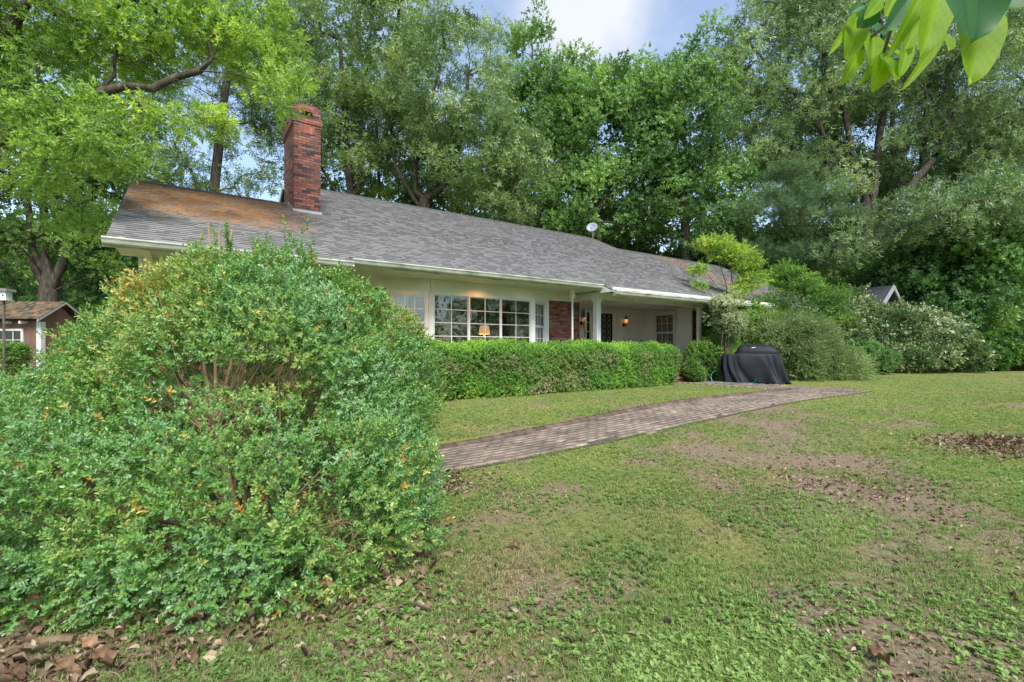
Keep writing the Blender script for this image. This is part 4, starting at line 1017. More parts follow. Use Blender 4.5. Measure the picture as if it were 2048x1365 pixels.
T_oak = [sprig('spiral', 8, rholeaf(.15, .045, .1, .25), .22, 28, s+40, jit=.3) for s in range(5)]      # hanging narrow leaves
T_map = [sprig('spiral', 8, rholeaf(.14, .085, .12, .15), .20, 30, s+60, jit=.35) for s in range(5)]
T_far = [sprig('spiral', 6, rholeaf(.26, .14, .1, .15), .36, 32, s+80, jit=.4) for s in range(4)]
M_oak = leafmat('olive_oak_leaf', [(0, (.07, .13, .05)), (.4, (.17, .265, .11)), (.7, (.27, .38, .17)), (1, (.42, .51, .25))], .35, .45, .45)
M_grn = leafmat('maple_leaf', [(0, (.055, .115, .04)), (.4, (.13, .245, .075)), (.7, (.20, .35, .11)), (1, (.33, .49, .16))], .38, .42, .45)
M_gry = leafmat('grey_green_leaf', [(0, (.09, .15, .075)), (.4, (.205, .30, .15)), (.7, (.31, .42, .22)), (1, (.45, .55, .32))], .35, .42, .5)
M_drk = leafmat('dark_green_leaf', [(0, (.05, .115, .04)), (.4, (.105, .22, .075)), (.7, (.18, .33, .10)), (1, (.30, .47, .14))], .32, .4, .45)
M_brt = leafmat('bright_oak_leaf', [(0, (.06, .11, .035)), (.3, (.13, .22, .06)), (.6, (.23, .37, .08)), (.85, (.38, .52, .09)), (1, (.56, .64, .11))], .42, .42, .45, (1.5, 1.6, .5))
M_near = leafmat('near_oak_leaf', [(0, (.08, .15, .045)), (.3, (.17, .29, .08)), (.6, (.28, .44, .11)), (.85, (.44, .60, .12)), (1, (.62, .72, .13))], .42, .42, .45, (1.5, 1.5, .5))
# --- behind the house, left to right
tree('oak_tree', 'tall olive green oak with drooping leaves rising just right of the brick chimney', Pz(690, 31), [[Pz(690, 31), P(700, 380, 31), P(690, 250, 31), P(680, 80, 31)], [P(700, 430, 31), P(640, 330, 30), P(600, 260, 30)], [P(700, 400, 31), P(760, 300, 31), P(800, 190, 31), P(800, 60, 31)]],
     [EL(700, 60, 31, 4.6, 4, 5.0), EL(660, 250, 30, 3.2, 3, 3.2), EL(790, 200, 31, 3.4, 3, 5.0), EL(720, -140, 31, 4.6, 4, 4.5)], 165, T_oak, M_oak, 32, .95, 1.75, 101, .34, droop=.9, tbase=.52)
tree('oak_tree', 'tall olive green oak behind the middle of the roof with a leaning forked trunk', Pz(830, 30), [[Pz(830, 30), P(850, 400, 30), P(900, 340, 30), P(930, 240, 30), P(940, 120, 30)], [P(830, 410, 30), P(830, 330, 30), P(860, 220, 30), P(890, 90, 30)], [P(850, 410, 30), P(940, 320, 29), P(1010, 310, 29)], [P(840, 420, 30), P(790, 330, 30), P(775, 200, 30)]],
     [EL(893, 170, 30, 4.2, 3.5, 5.0), EL(960, 300, 29, 4.0, 3, 2.6), EL(1030, 370, 28.5, 2.8, 2.4, 2.0), EL(850, 300, 31, 2.5, 2, 2.5)], 170, T_oak, M_oak, 32, .9, 1.75, 102, .40, droop=.9, tbase=.56)
tree('maple_tree', 'fresh green maple whose narrow top stands against the sky left of the white cloud', Pz(1090, 36), [[Pz(1090, 36), P(1090, 350, 36), P(1075, 200, 36), P(1060, 70, 36)], [P(1090, 430, 36), P(1150, 300, 36), P(1170, 180, 36)]],
     [EL(1060, 110, 36, 1.9, 2, 3.0), EL(1080, 220, 36, 3.2, 3, 3.6), EL(1140, 200, 36.5, 3.0, 3, 3.2), EL(1100, 370, 35, 4.2, 3, 4.0)], 170, T_map, M_grn, 34, .85, 1.55, 103, .32, tbase=.48)
tree('maple_tree', 'broad fresh green maple behind the satellite dish', Pz(1215, 33), [[Pz(1215, 33), P(1190, 430, 33), P(1250, 330, 33), P(1270, 200, 33)], [P(1195, 440, 33), P(1130, 330, 33), P(1150, 230, 33)], [P(1230, 380, 33), P(1300, 280, 33), P(1330, 170, 33)]],
     [EL(1220, 250, 33, 4.6, 3, 4.2), EL(1300, 205, 34, 3.4, 3, 3.0), EL(1200, 400, 32, 4.0, 2.6, 3.0), EL(1150, 200, 34, 2.2, 2, 2.0)], 210, T_map, M_grn, 34, .85, 1.5, 104, .36, tbase=.55)
tree('maple_tree', 'green maple with many upright limbs between the dish and the yellow tree', Pz(1380, 31), [[Pz(1380, 31), P(1370, 430, 31), P(1350, 300, 31), P(1360, 150, 31)], [P(1375, 450, 31), P(1430, 340, 31), P(1440, 240, 31)], [P(1370, 440, 31), P(1300, 380, 31), P(1290, 300, 31)]],
     [EL(1370, 245, 31, 3.2, 3, 4.0), EL(1400, 400, 31, 4.0, 2.6, 3.2), EL(1320, 330, 31, 2.4, 2, 3.6), EL(1420, 130, 33, 2.4, 2, 2.6)], 190, T_map, M_grn, 34, .85, 1.5, 105, .3, tbase=.46)
tree('oak_tree', 'paler oak seen through the gaps between the olive oaks right of the chimney', Pz(760, 38), [[Pz(760, 38), P(760, 400, 38), P(750, 200, 38)], [P(760, 430, 38), P(690, 330, 38)]],
     [EL(680, 330, 38, 4.5, 3, 4), EL(800, 330, 38, 5, 3, 4.4), EL(760, 120, 38, 5, 3, 5), EL(900, 380, 38, 4.2, 3, 2.6)], 150, T_map, M_brt, 30, 1.1, 1.9, 151, .22, tbase=.30)
tree('maple_tree', 'deep green maple low behind the ridge left of the satellite dish', Pz(1060, 40), [[Pz(1060, 40), P(1060, 430, 40), P(1050, 330, 40)], [P(1060, 480, 40), P(1140, 400, 40)]],
     [EL(1010, 430, 40, 4.6, 3, 3), EL(1120, 440, 40, 4.5, 3, 3), EL(1220, 470, 40, 4, 3, 2.6), EL(1080, 300, 40, 4.5, 3, 3.5), EL(1330, 450, 40, 4.5, 3, 3.4)], 190, T_map, M_grn, 30, 1.0, 1.8, 152, .24, tbase=.45)
tree('maple_tree', 'fresh green maple seen between the limbs of the big grey green oak', Pz(1600, 37), [[Pz(1600, 37), P(1600, 430, 37), P(1590, 250, 37)], [P(1600, 480, 37), P(1700, 350, 37)], [P(1600, 480, 37), P(1510, 350, 37)]],
     [EL(1520, 400, 37, 4.6, 3, 4), EL(1680, 400, 37, 4.8, 3, 4.4), EL(1600, 520, 37, 5, 3, 2.6), EL(1600, 250, 37, 5, 3, 4)], 200, T_map, M_grn, 30, 1.05, 1.8, 153, .24, tbase=.55)
tree('maple_tree', 'fresh green maple behind the dark understory at the far right', Pz(1960, 37), [[Pz(1960, 37), P(1960, 430, 37), P(1950, 250, 37)], [P(1960, 480, 37), P(2060, 350, 37)]],
     [EL(1850, 430, 37, 4.6, 3, 4), EL(2020, 400, 37, 5, 3, 5), EL(1950, 560, 37, 5, 3, 3), EL(1960, 280, 37, 4.5, 3, 3.4)], 180, T_map, M_grn, 30, 1.05, 1.8, 154, .24, tbase=.5)
# --- the big grey-green oak on the right
tree('oak_tree', 'huge spreading grey green oak with dark curving limbs at the right of the sky gap', Pz(1730, 31), [[Pz(1730, 31), P(1735, 520, 31), P(1730, 400, 31), P(1710, 330, 31), P(1690, 230, 31), P(1660, 180, 31), P(1640, 60, 31)],
     [P(1735, 510, 31), P(1800, 400, 30), P(1880, 300, 30), P(1905, 215, 30), P(1950, 150, 30), P(1980, 20, 30)], [P(1880, 305, 30), P(1850, 180, 30), P(1840, 60, 30)],
     [P(1735, 500, 31), P(1755, 310, 31.5), P(1770, 180, 31.5), P(1760, 20, 31.5)], [P(1730, 430, 31), P(1650, 320, 31), P(1550, 300, 31), P(1460, 330, 31)], [P(1720, 380, 31), P(1600, 200, 31), P(1500, 90, 31)],
     [P(1735, 520, 31), P(1640, 470, 30), P(1560, 380, 30)]],
     [EL(1560, 130, 32, 5.15, 4.40, 5.15), EL(1700, 90, 32, 5.15, 4.40, 5.15), EL(1850, 130, 31, 4.93, 4.40, 5.38), EL(1490, 260, 32, 2.91, 3.30, 3.58), EL(1720, 250, 32, 5.15, 3.30, 3.58), EL(1980, 180, 31, 3.81, 4.40, 5.04), EL(1620, 360, 31, 3.36, 2.20, 2.24), EL(1650, -80, 32, 5.60, 4.40, 4.48)], 390, T_oak, M_gry, 30, .95, 1.75, 106, .48, droop=.7, tbase=.5)
tree('oak_tree', 'grey green oak with several straight grey trunks behind the spreading oak', Pz(1840, 32), [[Pz(1840, 32), P(1840, 400, 32), P(1850, 250, 32), P(1870, 60, 32)], [P(1840, 460, 32), P(1790, 330, 32), P(1780, 150, 32)], [P(1840, 440, 32), P(1960, 320, 32), P(2060, 200, 32)]],
     [EL(1850, 60, 32, 5, 3, 5), EL(2000, 150, 32, 5, 3, 5), EL(2060, 320, 31, 4, 3, 3.5), EL(1880, 330, 32, 4, 3, 3)], 220, T_oak, M_gry, 28, 1.0, 1.7, 107, .42, bark=M_barkg, droop=.6, tbase=.42)
tree('oak_tree', 'grey green oak whose low boughs reach in from the right over the small gable', Pz(2150, 24.5), [[Pz(2150, 24.5), P(2140, 520, 24.5), P(2080, 430, 24.5), P(1980, 400, 24.2), P(1880, 430, 24), P(1790, 455, 24)], [P(2080, 430, 24.5), P(1990, 340, 24.5), P(1900, 330, 24.5)]],
     [EL(1770, 455, 24, 2.4, 2, 1.0), EL(1690, 500, 24, 1.0, 1.2, .55), EL(1860, 430, 24, 2.4, 2, 1.2), EL(1960, 400, 24, 2.6, 2, 1.5), EL(2050, 420, 24, 2.4, 2, 1.6)], 95, T_oak, M_gry, 17, .85, 1.35, 108, .22, droop=.7, tbase=.36, shell=.15, tclump=.2)
tree('broadleaf_tree', 'dark green understory tree filling the right edge above the lawn', Pz(1930, 26.5), [[Pz(1930, 26.5), P(1935, 560, 26.5), P(1950, 400, 26.5)], [P(1935, 600, 26.5), P(1990, 480, 26.5)]],
     [EL(1920, 520, 26, 3.2, 2, 3.0), EL(2010, 560, 25.5, 2.8, 2, 3.4), EL(1970, 430, 26, 3.2, 2, 2.0), EL(2040, 440, 26, 2.4, 2, 2.4)], 190, T_map, M_drk, 34, .7, 1.35, 109, .16, tbase=.60)
tree('broadleaf_tree', 'slim dark green tree behind the white flowering shrub, its lower trunk bare', Pz(1850, 27.5), [[Pz(1850, 27.5), P(1855, 560, 27.5), P(1845, 420, 27.5)]],
     [EL(1850, 520, 27.5, 2.4, 2, 2.4), EL(1800, 560, 28, 2.0, 2, 2.4), EL(1880, 620, 26, 2.0, 1.5, 1.6)], 100, T_map, M_drk, 34, .7, 1.35, 110, .14, tbase=.4)
# pine with dark flat boughs
T_pine = [sprig('spiral', 22, rholeaf(.16, .012, 0, .1), .30, 35, s+90, jit=.25) for s in range(3)]
M_pine = leafmat('pine_needle', [(0, (.04, .09, .035)), (.5, (.09, .165, .06)), (1, (.19, .29, .10))], .15, .5, .3)
tree('pine_tree', 'dark blue green pine with flat layered boughs in front of the maples', Pz(1610, 28), [[Pz(1610, 28), P(1615, 560, 28), P(1600, 400, 28), P(1600, 330, 28)]],
     [EL(1600, 395, 27, 2.6, 1.5, .35), EL(1540, 420, 26.5, 2.0, 1.4, .3), EL(1630, 440, 26.5, 2.4, 1.4, .35), EL(1590, 350, 27.5, 1.6, 1.3, .3), EL(1560, 500, 27, 2.2, 1.4, .35), EL(1640, 520, 27, 2.0, 1.3, .35)], 62, T_pine, M_pine, 40, .6, 1.5, 111, .2, flat=.3, tbase=.42, bow=.02)
# --- left side
tree('oak_tree', 'grey green oak standing behind the lichen covered end of the roof', Pz(430, 27), [[Pz(430, 27), P(425, 420, 27), P(440, 250, 27), P(470, 60, 27)], [P(425, 430, 27), P(360, 300, 27)]],
     [EL(430, 200, 27, 3.4, 3, 3.2), EL(540, 170, 28, 2.6, 2.5, 3.4), EL(480, 20, 28, 3.6, 3, 3.2), EL(350, 340, 26, 2.4, 2, 1.6), EL(590, 60, 29, 2.0, 2, 2.4), EL(540, 290, 27, 1.8, 2, .9), EL(525, 365, 27, 1.3, 1, .75), EL(470, 370, 27, 1.2, 1, .5)], 170, T_oak, M_oak, 30, .8, 1.35, 112, .3, droop=.6, tbase=.42)
tree('oak_tree', 'old oak with several thick trunks fanning out behind the red shed', Pz(98, 25), [[Pz(98, 25), P(98, 585, 25), P(90, 480, 25), P(85, 380, 25), P(80, 200, 25)], [P(98, 590, 25), P(60, 520, 25), P(20, 480, 25), P(-60, 380, 25)], [P(98, 585, 25), P(128, 520, 25), P(140, 420, 25), P(170, 300, 25)], [P(100, 590, 25), P(150, 565, 25), P(220, 540, 25), P(260, 500, 25)], [P(98, 560, 25), P(65, 500, 25), P(55, 400, 25), P(40, 260, 25)]],
     [EL(60, 330, 25, 3.6, 3, 3.0), EL(180, 380, 25, 2.8, 2.5, 2.4), EL(-60, 400, 25, 3, 3, 3), EL(200, 500, 24, 1.8, 1.5, 1.0), EL(240, 300, 26, 3, 3, 2.2), EL(20, 470, 24, 2.0, 1.5, .9), EL(150, 200, 27, 4.5, 3, 3.5)], 220, T_map, M_brt, 30, .8, 1.3, 113, .42, group='trees on the left', tbase=.30)
tree('broadleaf_tree', 'dark green tree in the gap between the red shed and the house', Pz(215, 29), [[Pz(215, 29), P(215, 560, 29), P(210, 470, 29)]],
     [EL(200, 520, 29, 3, 2, 2.8), EL(150, 600, 28, 2.2, 2, 1.6), EL(20, 540, 30, 3.2, 2, 2.4), EL(260, 420, 29, 2.6, 2, 2.4), EL(-60, 560, 30, 3, 2, 2.4)], 150, T_map, M_drk, 32, .8, 1.4, 114, .2, group='trees on the left', tbase=.5)
# --- the near oak whose limbs reach over the roof from the left
T_near = [sprig('spiral', 9, hexleaf(.095, .036, .12, .2), .15, 42, s+120, jit=.35) for s in range(6)]
near_polys = [[(-12.5, 8.6, 0), (-12.4, 8.6, 2.4), (-11.9, 8.6, 4.2), (-10.8, 8.6, 6.4), P(-90, 190, 8.6), P(0, 85, 8.6), P(62, -10, 8.6), P(100, -160, 8.8)],
    [(-12.2, 8.6, 3.4), P(-180, 420, 8.7), P(-40, 300, 8.8), P(40, 245, 8.9), P(90, 228, 9), P(150, 205, 9), P(190, 190, 9), P(250, 172, 9.1), P(305, 178, 9.1), P(345, 158, 9.2), P(400, 142, 9.3), P(470, 148, 9.4), P(540, 170, 9.6), P(600, 205, 9.8)],
    [P(330, 165, 9.2), P(385, 170, 9.1), P(430, 196, 9.1), P(465, 225, 9.2), P(500, 250, 9.3), P(560, 260, 9.5)],
    [P(190, 190, 9), P(230, 150, 9.2), P(228, 115, 9.3), P(265, 130, 9.3), P(310, 118, 9.5)], [P(-40, 300, 8.8), P(60, 262, 8.3), P(150, 278, 8), P(240, 305, 7.9)],
    [P(400, 142, 9.3), P(425, 115, 9.5), P(415, 80, 9.6), P(470, 30, 9.8)], [P(62, 0, 8.6), P(130, 40, 8.9), P(220, 20, 9.2), P(340, -20, 9.6)], [P(0, 330, 8.7), P(90, 330, 9.8), P(180, 355, 10.2)]]
def nearkeep(p):                       # stay off the camera side and above the eave
    px = 1024+950*p[:, 0]/p[:, 1]; py = 695-950*(p[:, 2]-CAMZ)/p[:, 1]
    return (p[:, 1] > 5.5)
tree('oak_tree', 'bright green oak reaching over the roof end and chimney from the left edge', (-12.5, 8.6, float(gz(-12.5, 8.6))), near_polys,
     [EL(60, 130, 9.2, 1.4, 1.2, .8), EL(120, 225, 8.2, 1.1, .9, .42), EL(190, 300, 8.0, .9, .7, .30), EL(60, 350, 8.4, .8, .7, .22), EL(250, 90, 9.6, 1.1, 1.1, .6), EL(400, 60, 10.0, 1.1, 1.1, .55), EL(500, 100, 10, .85, 1, .55), EL(560, 170, 9.8, .6, .8, .45), EL(590, 235, 9.9, .32, .45, .22),
      EL(430, 250, 9.3, .6, .6, .25), EL(60, 0, 8.8, 1.6, 1.2, .7), EL(300, -40, 9.8, 1.9, 1.2, .6), EL(330, 230, 9.4, .7, .6, .28), EL(-80, 200, 8.6, 1, 1, 1), EL(560, 60, 10.2, .5, .8, .6), EL(250, 320, 7.8, .42, .3, .14), EL(150, 420, 10.5, .8, .6, .5)],
     330, T_near, M_near, 17, .30, 1.0, 120, .33, droop=.25, keep=nearkeep, group='trees on the left', shell=.2, tbase=.55, bow=.06, flat=.6, seglen=.35, rtip=.006, tclump=.13, pw=1.9, dens=1.5)
# --- woods in the distance
r = np.random.default_rng(5)
n = 60000; px = r.uniform(-600, 2700, n); Y = r.uniform(40, 52, n); top = 11+5*(fbm(np.stack([px*.006, Y*.05, Y*0], -1), 2, 3)-.5)*2; z = r.random(n)**.8*top
X = (px-1024)/950*Y; p = np.stack([X, Y, z+.2], -1); k = fbm(p*.35, 8, 3) > .40; p = p[k]
Vw, Fw, Tw = instance(T_far, p, r.normal(size=p.shape)+[0, -.3, .3], 2.2*r.uniform(.7, 1.3, len(p)), .45+(fbm(p*.3, 9, 3)-.5)*1.2, 3)
wo = thing('woodland', None, None, (0, 46, GY)); tag(wo, 'mass of green woodland closing the view far behind the house', 'woodland', kind='stuff')
mesh('foliage', Vw, Fw, M_brt, wo, tone=Tw*.8)
m = MB()
for i in range(90):
    Y_ = r.uniform(39, 50); x_ = (r.uniform(-500, 2600)-1024)/950*Y_; h = r.uniform(9, 13); lx = r.normal(0, .6)
    m.tube([(x_, Y_, .2), (x_+lx*.4, Y_, h*.5), (x_+lx, Y_, h)], [.2, .14, .05], 6)
m.build('trunks', M_bark, wo)
# --- trees across the lawn behind the camera: they are what the window panes mirror
for i, (x_, y_, h, w_) in enumerate(((20, -4.5, 12, 4.6), (26, 2.5, 13, 4.8), (13, -11, 12, 4.5), (33, -3, 15, 6), (5, -15, 12, 4.5), (36, 6.5, 15, 6))):
    tree('oak_tree', ('oak across the lawn behind the viewer, nearest the house line', 'second oak across the lawn behind the viewer', 'third oak across the lawn behind the viewer', 'fourth oak across the lawn behind the viewer', 'fifth oak across the lawn behind the viewer', 'last oak across the lawn behind the viewer')[i], (x_, y_, 0), [[(x_, y_, 0), (x_+.2, y_, h*.35), (x_-.2, y_, h*.7)], [(x_, y_, h*.3), (x_+w_*.5, y_, h*.5)], [(x_, y_, h*.3), (x_-w_*.5, y_, h*.55)]],
         [(x_, y_, h*.58, w_, w_, h*.36), (x_, y_, h*.25, w_*.9, w_*.9, h*.15)], 55, T_far, M_grn, 13, 1.0, 1.4, 200+i, .35, group='trees across the lawn')
# ================================================================== SHRUBS NEAR THE PORCH
r = np.random.default_rng(15)
T_shr = [sprig('spiral', 9, rholeaf(.06, .030, .12, .12), .12, 38, s+140, jit=.3) for s in range(4)]
M_shr = leafmat('shrub_leaf', [(0, (.08, .13, .03)), (.4, (.10, .21, .04)), (.7, (.18, .33, .06)), (1, (.40, .50, .10))], .3, .4, .45)
M_yel = leafmat('yellow_green_leaf', [(0, (.14, .24, .05)), (.4, (.28, .42, .08)), (.7, (.44, .56, .11)), (1, (.66, .64, .15))], .42, .45, .4)
M_lgt = leafmat('light_green_leaf', [(0, (.05, .12, .03)), (.4, (.10, .22, .045)), (.7, (.17, .31, .06)), (1, (.28, .40, .08))], .4, .42, .4)
M_jun = leafmat('juniper_needle', [(0, (.26, .10, .045)), (.02, (.08, .13, .04)), (.4, (.15, .225, .075)), (.7, (.235, .325, .12)), (1, (.37, .45, .18))], .15, .55, .3)
M_var = leafmat('cream_edged_leaf', [(0, (.08, .14, .06)), (.45, (.20, .27, .13)), (.7, (.45, .48, .30)), (1, (.68, .68, .52))], .3, .45, .4)
M_blo = leafmat('flowering_leaf', [(0, (.045, .10, .03)), (.5, (.13, .21, .07)), (.66, (.20, .28, .10)), (.72, (.62, .64, .50)), (1, (.78, .78, .66))], .3, .45, .4)
def bz(X, Y): return float(gz(X, Y))
def sb(name, label, cat, px, Y, E, n, temps, mat, scale, seed, **k):
    X = (px-1024)/950*Y; k.setdefault('noise', .12); k.setdefault('depth', .1)
    EE = [((q[0]-1024)/950*q[2], q[2], CAMZ+(695-q[1])/950*q[2], q[3], q[4], q[5]) for q in E]
    return bush(name, label, cat, EE, n, temps, mat, scale, seed, base=(X, Y, bz(X, Y)), **k)
sb('green_shrub', 'rounded bright green shrub between the brick steps and the covered grill', 'shrub', 1425, 15.8, [(1420, 725, 16.1, .80, .5, .62), (1455, 735, 16.3, .6, .4, .45), (1390, 745, 15.9, .38, .4, .35), (1440, 700, 16.4, .65, .5, .4)], 5200, T_shr, M_shr, 1.15, 31, layers=(0, 1., 2.), up=.4)
sb('green_shrub', 'small green shrub beside the brick steps at the foot of the porch wall', 'shrub', 1388, 15.2, [(1385, 738, 15.3, .20, .2, .22), (1394, 748, 15.1, .22, .2, .18)], 700, T_shr, M_shr, 1.0, 32, stems=6)
sb('leafy_shrub', 'tall yellow green leafy shrub behind the covered grill', 'shrub', 1490, 17.6, [(1490, 655, 17.6, .95, .6, .75), (1450, 660, 17.4, .6, .5, .65), (1530, 660, 17.8, .7, .5, .6)], 5200, T_map, M_shr, .75, 33, up=.3, layers=(0, 1., 2.2), tonef=lambda p, t, r: t+.12)
sb('variegated_shrub', 'upright shrub with cream edged leaves in front of the right porch post', 'shrub', 1440, 15.6, [(1438, 620, 15.8, .40, .35, .42), (1455, 650, 15.8, .35, .3, .40), (1462, 610, 15.9, .25, .25, .3)], 1700, T_shr, M_var, 1.05, 34, noise=.2, gap=.42, up=.2, stems=14)
# juniper: long feathery sprays that lean outwards
T_jun = [sprig('spiral', 36, rholeaf(.065, .017, 0, .0), .42, 42, s+170, jit=.3) for s in range(4)]
sb('juniper_shrub', 'wide olive green juniper with feathery drooping sprays right of the covered grill', 'shrub', 1600, 17.0, [(1560, 680, 17.2, 1.05, .9, .95), (1600, 700, 17.0, 1.0, .9, .85), (1640, 725, 16.8, .9, .8, .62), (1680, 748, 16.6, .65, .6, .32), (1540, 735, 16.9, .8, .6, .5), (1600, 750, 16.5, .9, .6, .35), (1500, 700, 17.4, .6, .6, .5)], 8200, T_jun, M_jun, .95, 35,
   layers=(0, .8, 1.8), up=-.35, noise=.42, nfreq=1.5, depth=.16, gap=.30, stems=20, tonef=lambda p, t, r: np.where((np.abs(p[:, 0]-10.85) < .2) & (np.abs(p[:, 2]-1.32) < .12), 0, np.clip(t, .1, 1)))
sb('flowering_shrub', 'wide arching shrub covered in small white flowers at the edge of the woods', 'shrub', 1780, 21.6, [(1745, 665, 21.8, 1.3, 1.2, .95), (1810, 662, 21.6, 1.4, 1.2, .95), (1870, 680, 21.4, 1.3, 1.0, .9), (1820, 712, 21.0, 1.9, 1., .62), (1700, 625, 22, 1.2, 1., .9), (1920, 715, 21.6, 1.0, .9, .5)], 9500, T_shr, M_blo, 1.6, 36,
   layers=(0, 1, 2), noise=.3, gap=.30, up=.1, stems=40, tonef=lambda p, t, r: np.where(r.random(len(t)) < .14*sstep(fbm(p*1.1, 77, 3), .40, .60), r.uniform(.7, 1, len(t)), np.clip(t*.9, 0, .64)))
sb('flowering_shrub', 'smaller white flowering shrub between the juniper and the arching one', 'shrub', 1660, 20.5, [(1665, 630, 20.6, .9, .8, .85), (1640, 670, 20.4, .9, .8, .9), (1690, 680, 20.4, .9, .8, .8)], 3600, T_shr, M_blo, 1.5, 37, layers=(0, 1, 2), noise=.25, gap=.32, stems=20,
   tonef=lambda p, t, r: np.where(r.random(len(t)) < .14*sstep(fbm(p*1.3, 78, 3), .42, .6), r.uniform(.7, 1, len(t)), np.clip(t, 0, .64)))
sb('green_shrub', 'low dark green shrub under the white flowering shrub', 'shrub', 1720, 19.8, [(1715, 712, 19.9, .95, .6, .55), (1750, 722, 19.8, .7, .5, .42), (1690, 722, 19.7, .6, .5, .42)], 2800, T_shr, M_drk, 1.5, 38, noise=.12)
sb('green_shrub', 'bright low shrub at the far right edge of the lawn', 'shrub', 2000, 23, [(1960, 715, 23, 1.3, .8, .55), (2030, 700, 23, 1.3, .9, .8), (2100, 690, 23, 1.4, .9, .9), (1900, 722, 23.4, 1.0, .8, .5)], 5200, T_map, M_lgt, 1.0, 39, noise=.2, stems=10, tonef=lambda p, t, r: t-.12)
# small trees in front of the right wing
Xy = (1470-1024)/950*17.6; by = (Xy, 17.6, bz(Xy, 17.6))
tree('ornamental_tree', 'small yellow green tree with thin fanning stems in front of the lichen spotted roof', by, [[by, P(1468, 600, 17.6), P(1462, 540, 17.6), P(1455, 490, 17.6)], [P(1470, 640, 17.6), P(1430, 570, 17.3), P(1400, 530, 17.2)], [P(1470, 640, 17.6), P(1485, 560, 17.7), P(1500, 500, 17.8)], [P(1470, 650, 17.6), P(1450, 560, 17.5), P(1430, 500, 17.5)]],
     [EL(1450, 500, 17.6, .75, .6, .42), EL(1480, 520, 17.7, .75, .6, .42), EL(1415, 485, 17.5, .35, .4, .22), EL(1395, 540, 17.2, .35, .35, .16), EL(1400, 570, 17.0, .32, .3, .13), EL(1505, 560, 17.6, .6, .5, .4), EL(1475, 580, 17.4, .5, .4, .22)], 190, T_shr, M_yel, 12, .22, 1.05, 301, .05, group='small trees by the right wing', shell=.3, bow=.08, rtip=.005, seglen=.3, flat=.5)
Xy = (1610-1024)/950*18.6; by = (Xy, 18.6, bz(Xy, 18.6))
tree('ornamental_tree', 'small light green tree with layered boughs above the juniper', by, [[by, P(1610, 640, 18.6), P(1600, 560, 18.6)], [P(1610, 650, 18.6), P(1660, 600, 18.4)], [P(1610, 650, 18.6), P(1560, 590, 18.6)]],
     [EL(1590, 560, 18.6, 1.0, .7, .45), EL(1640, 590, 18.4, 1.0, .7, .42), EL(1550, 600, 18.6, .8, .7, .4), EL(1600, 630, 18.2, 1.3, .7, .35), EL(1670, 630, 18.6, .7, .6, .35), EL(1570, 540, 18.7, .5, .5, .3)], 200, T_shr, M_lgt, 13, .26, 1.15, 302, .06, group='small trees by the right wing', shell=.3, bow=.06, rtip=.005, seglen=.3, flat=.45)
# ================================================================== OUTBUILDINGS
g = thing('garage', 'dark roofed garage with a white trimmed gable showing above the shrubs at the right', 'garage', P(1765, 727, 24.8)*[1, 1, 0]+[0, 0, .27], HROT)
def lb(mb, name, mat, par, **k): return loc_build(mb, name, mat, par, **k)
m = MB(); m.box(-2.8, 2.8, 0, 9, 0, 2.2); m.prism([(-2.8, 2.2), (2.8, 2.2), (0, 4.12)], 1, 0, 9); lb(m, 'wall', M_gable, g)
for s, nm in ((-1, 'roof'), (1, 'roof')):
    m = MB(); m.prism([(0, 4.31), (s*3.2, 2.1), (s*3.2, 1.96), (0, 4.15)], 1, -.45, 9.4); lb(m, nm, simple('slate_shingle', [(.3, (.028, .03, .038)), (.66, (.055, .058, .07)), (.74, (.22, .10, .04))], .85, 1.6, stretch=(1, 1, 1)), g)
    m = MB(); m.prism([(0, 4.33), (s*3.22, 2.11), (s*3.22, 1.90), (0, 4.10)], 1, -.52, -.455); lb(m, 'rake_board', flat('weathered_trim', (.32, .33, .33), .6), g)
m = MB(); m.box(-1.2, 1.2, -.06, -.002, 0, 2.1); lb(m, 'garage_door', M_white, g)
s0 = thing('shed', 'small weathered red wooden shed with a brown lichen spotted roof behind the boxwood', 'shed', (-23.35, 21.8, .27), R(0))
M_red = simple('red_boards', [(.3, (.13, .065, .05)), (.7, (.235, .125, .095))], .8, 2.5, .2, 12, stretch=(1, 1, .2))
m = MB(); m.box(-3, 2.65, -.9, .9, 0, 2.25); m.prism([(-.9, 2.25), (.9, 2.25), (0, 3.0)], 0, -3, 2.64); lb(m, 'wall', M_red, s0)
V = []; F = []; T = []
for s in (-1, 1):
    k = 0; y = 1.3
    while y > 0:
        x = -3.4
        while x < 2.88:
            w2 = rng.uniform(.1, .22); x1 = min(x+w2, 2.9); z0 = 3.22-.66*y; z1 = 3.22-.66*max(y-.17, 0)
            n = len(V); V += [(x, s*y, z0), (x1, s*y, z0), (x1, s*y, z0+.03), (x, s*y, z0+.03), (x1, s*max(y-.17, 0), z1+.012), (x, s*max(y-.17, 0), z1+.012)]
            F += [(n, n+1, n+2, n+3), (n+3, n+2, n+4, n+5)]; t_ = rng.uniform(0, 1); T += [t_]*2; x = x1+.004
        y -= .155
M_shk = leafmat('old_shake', [(0, (.05, .042, .035)), (.5, (.11, .085, .06)), (.85, (.15, .11, .07)), (1, (.24, .13, .06))], 0, .95, .1)
lb2 = mesh('roof', xf(np.linalg.inv(INV[s0.name]), np.array(V)), np.array(F), M_shk, s0, tone=T)
m = MB()
for s in (-1, 1): m.prism([(s*1.32, 2.33), (0, 3.21), (0, 3.11), (s*1.32, 2.23)], 0, 2.86, 2.9)
lb(m, 'rake_board', flat('grey_trim', (.34, .34, .33), .7), s0)
m = MB(); m.box(2.45, 2.67, -.93, -.9, 0, 2.25); m.box(2.651, 2.68, -.93, -.75, 0, 2.25); lb(m, 'corner_board', M_white, s0)
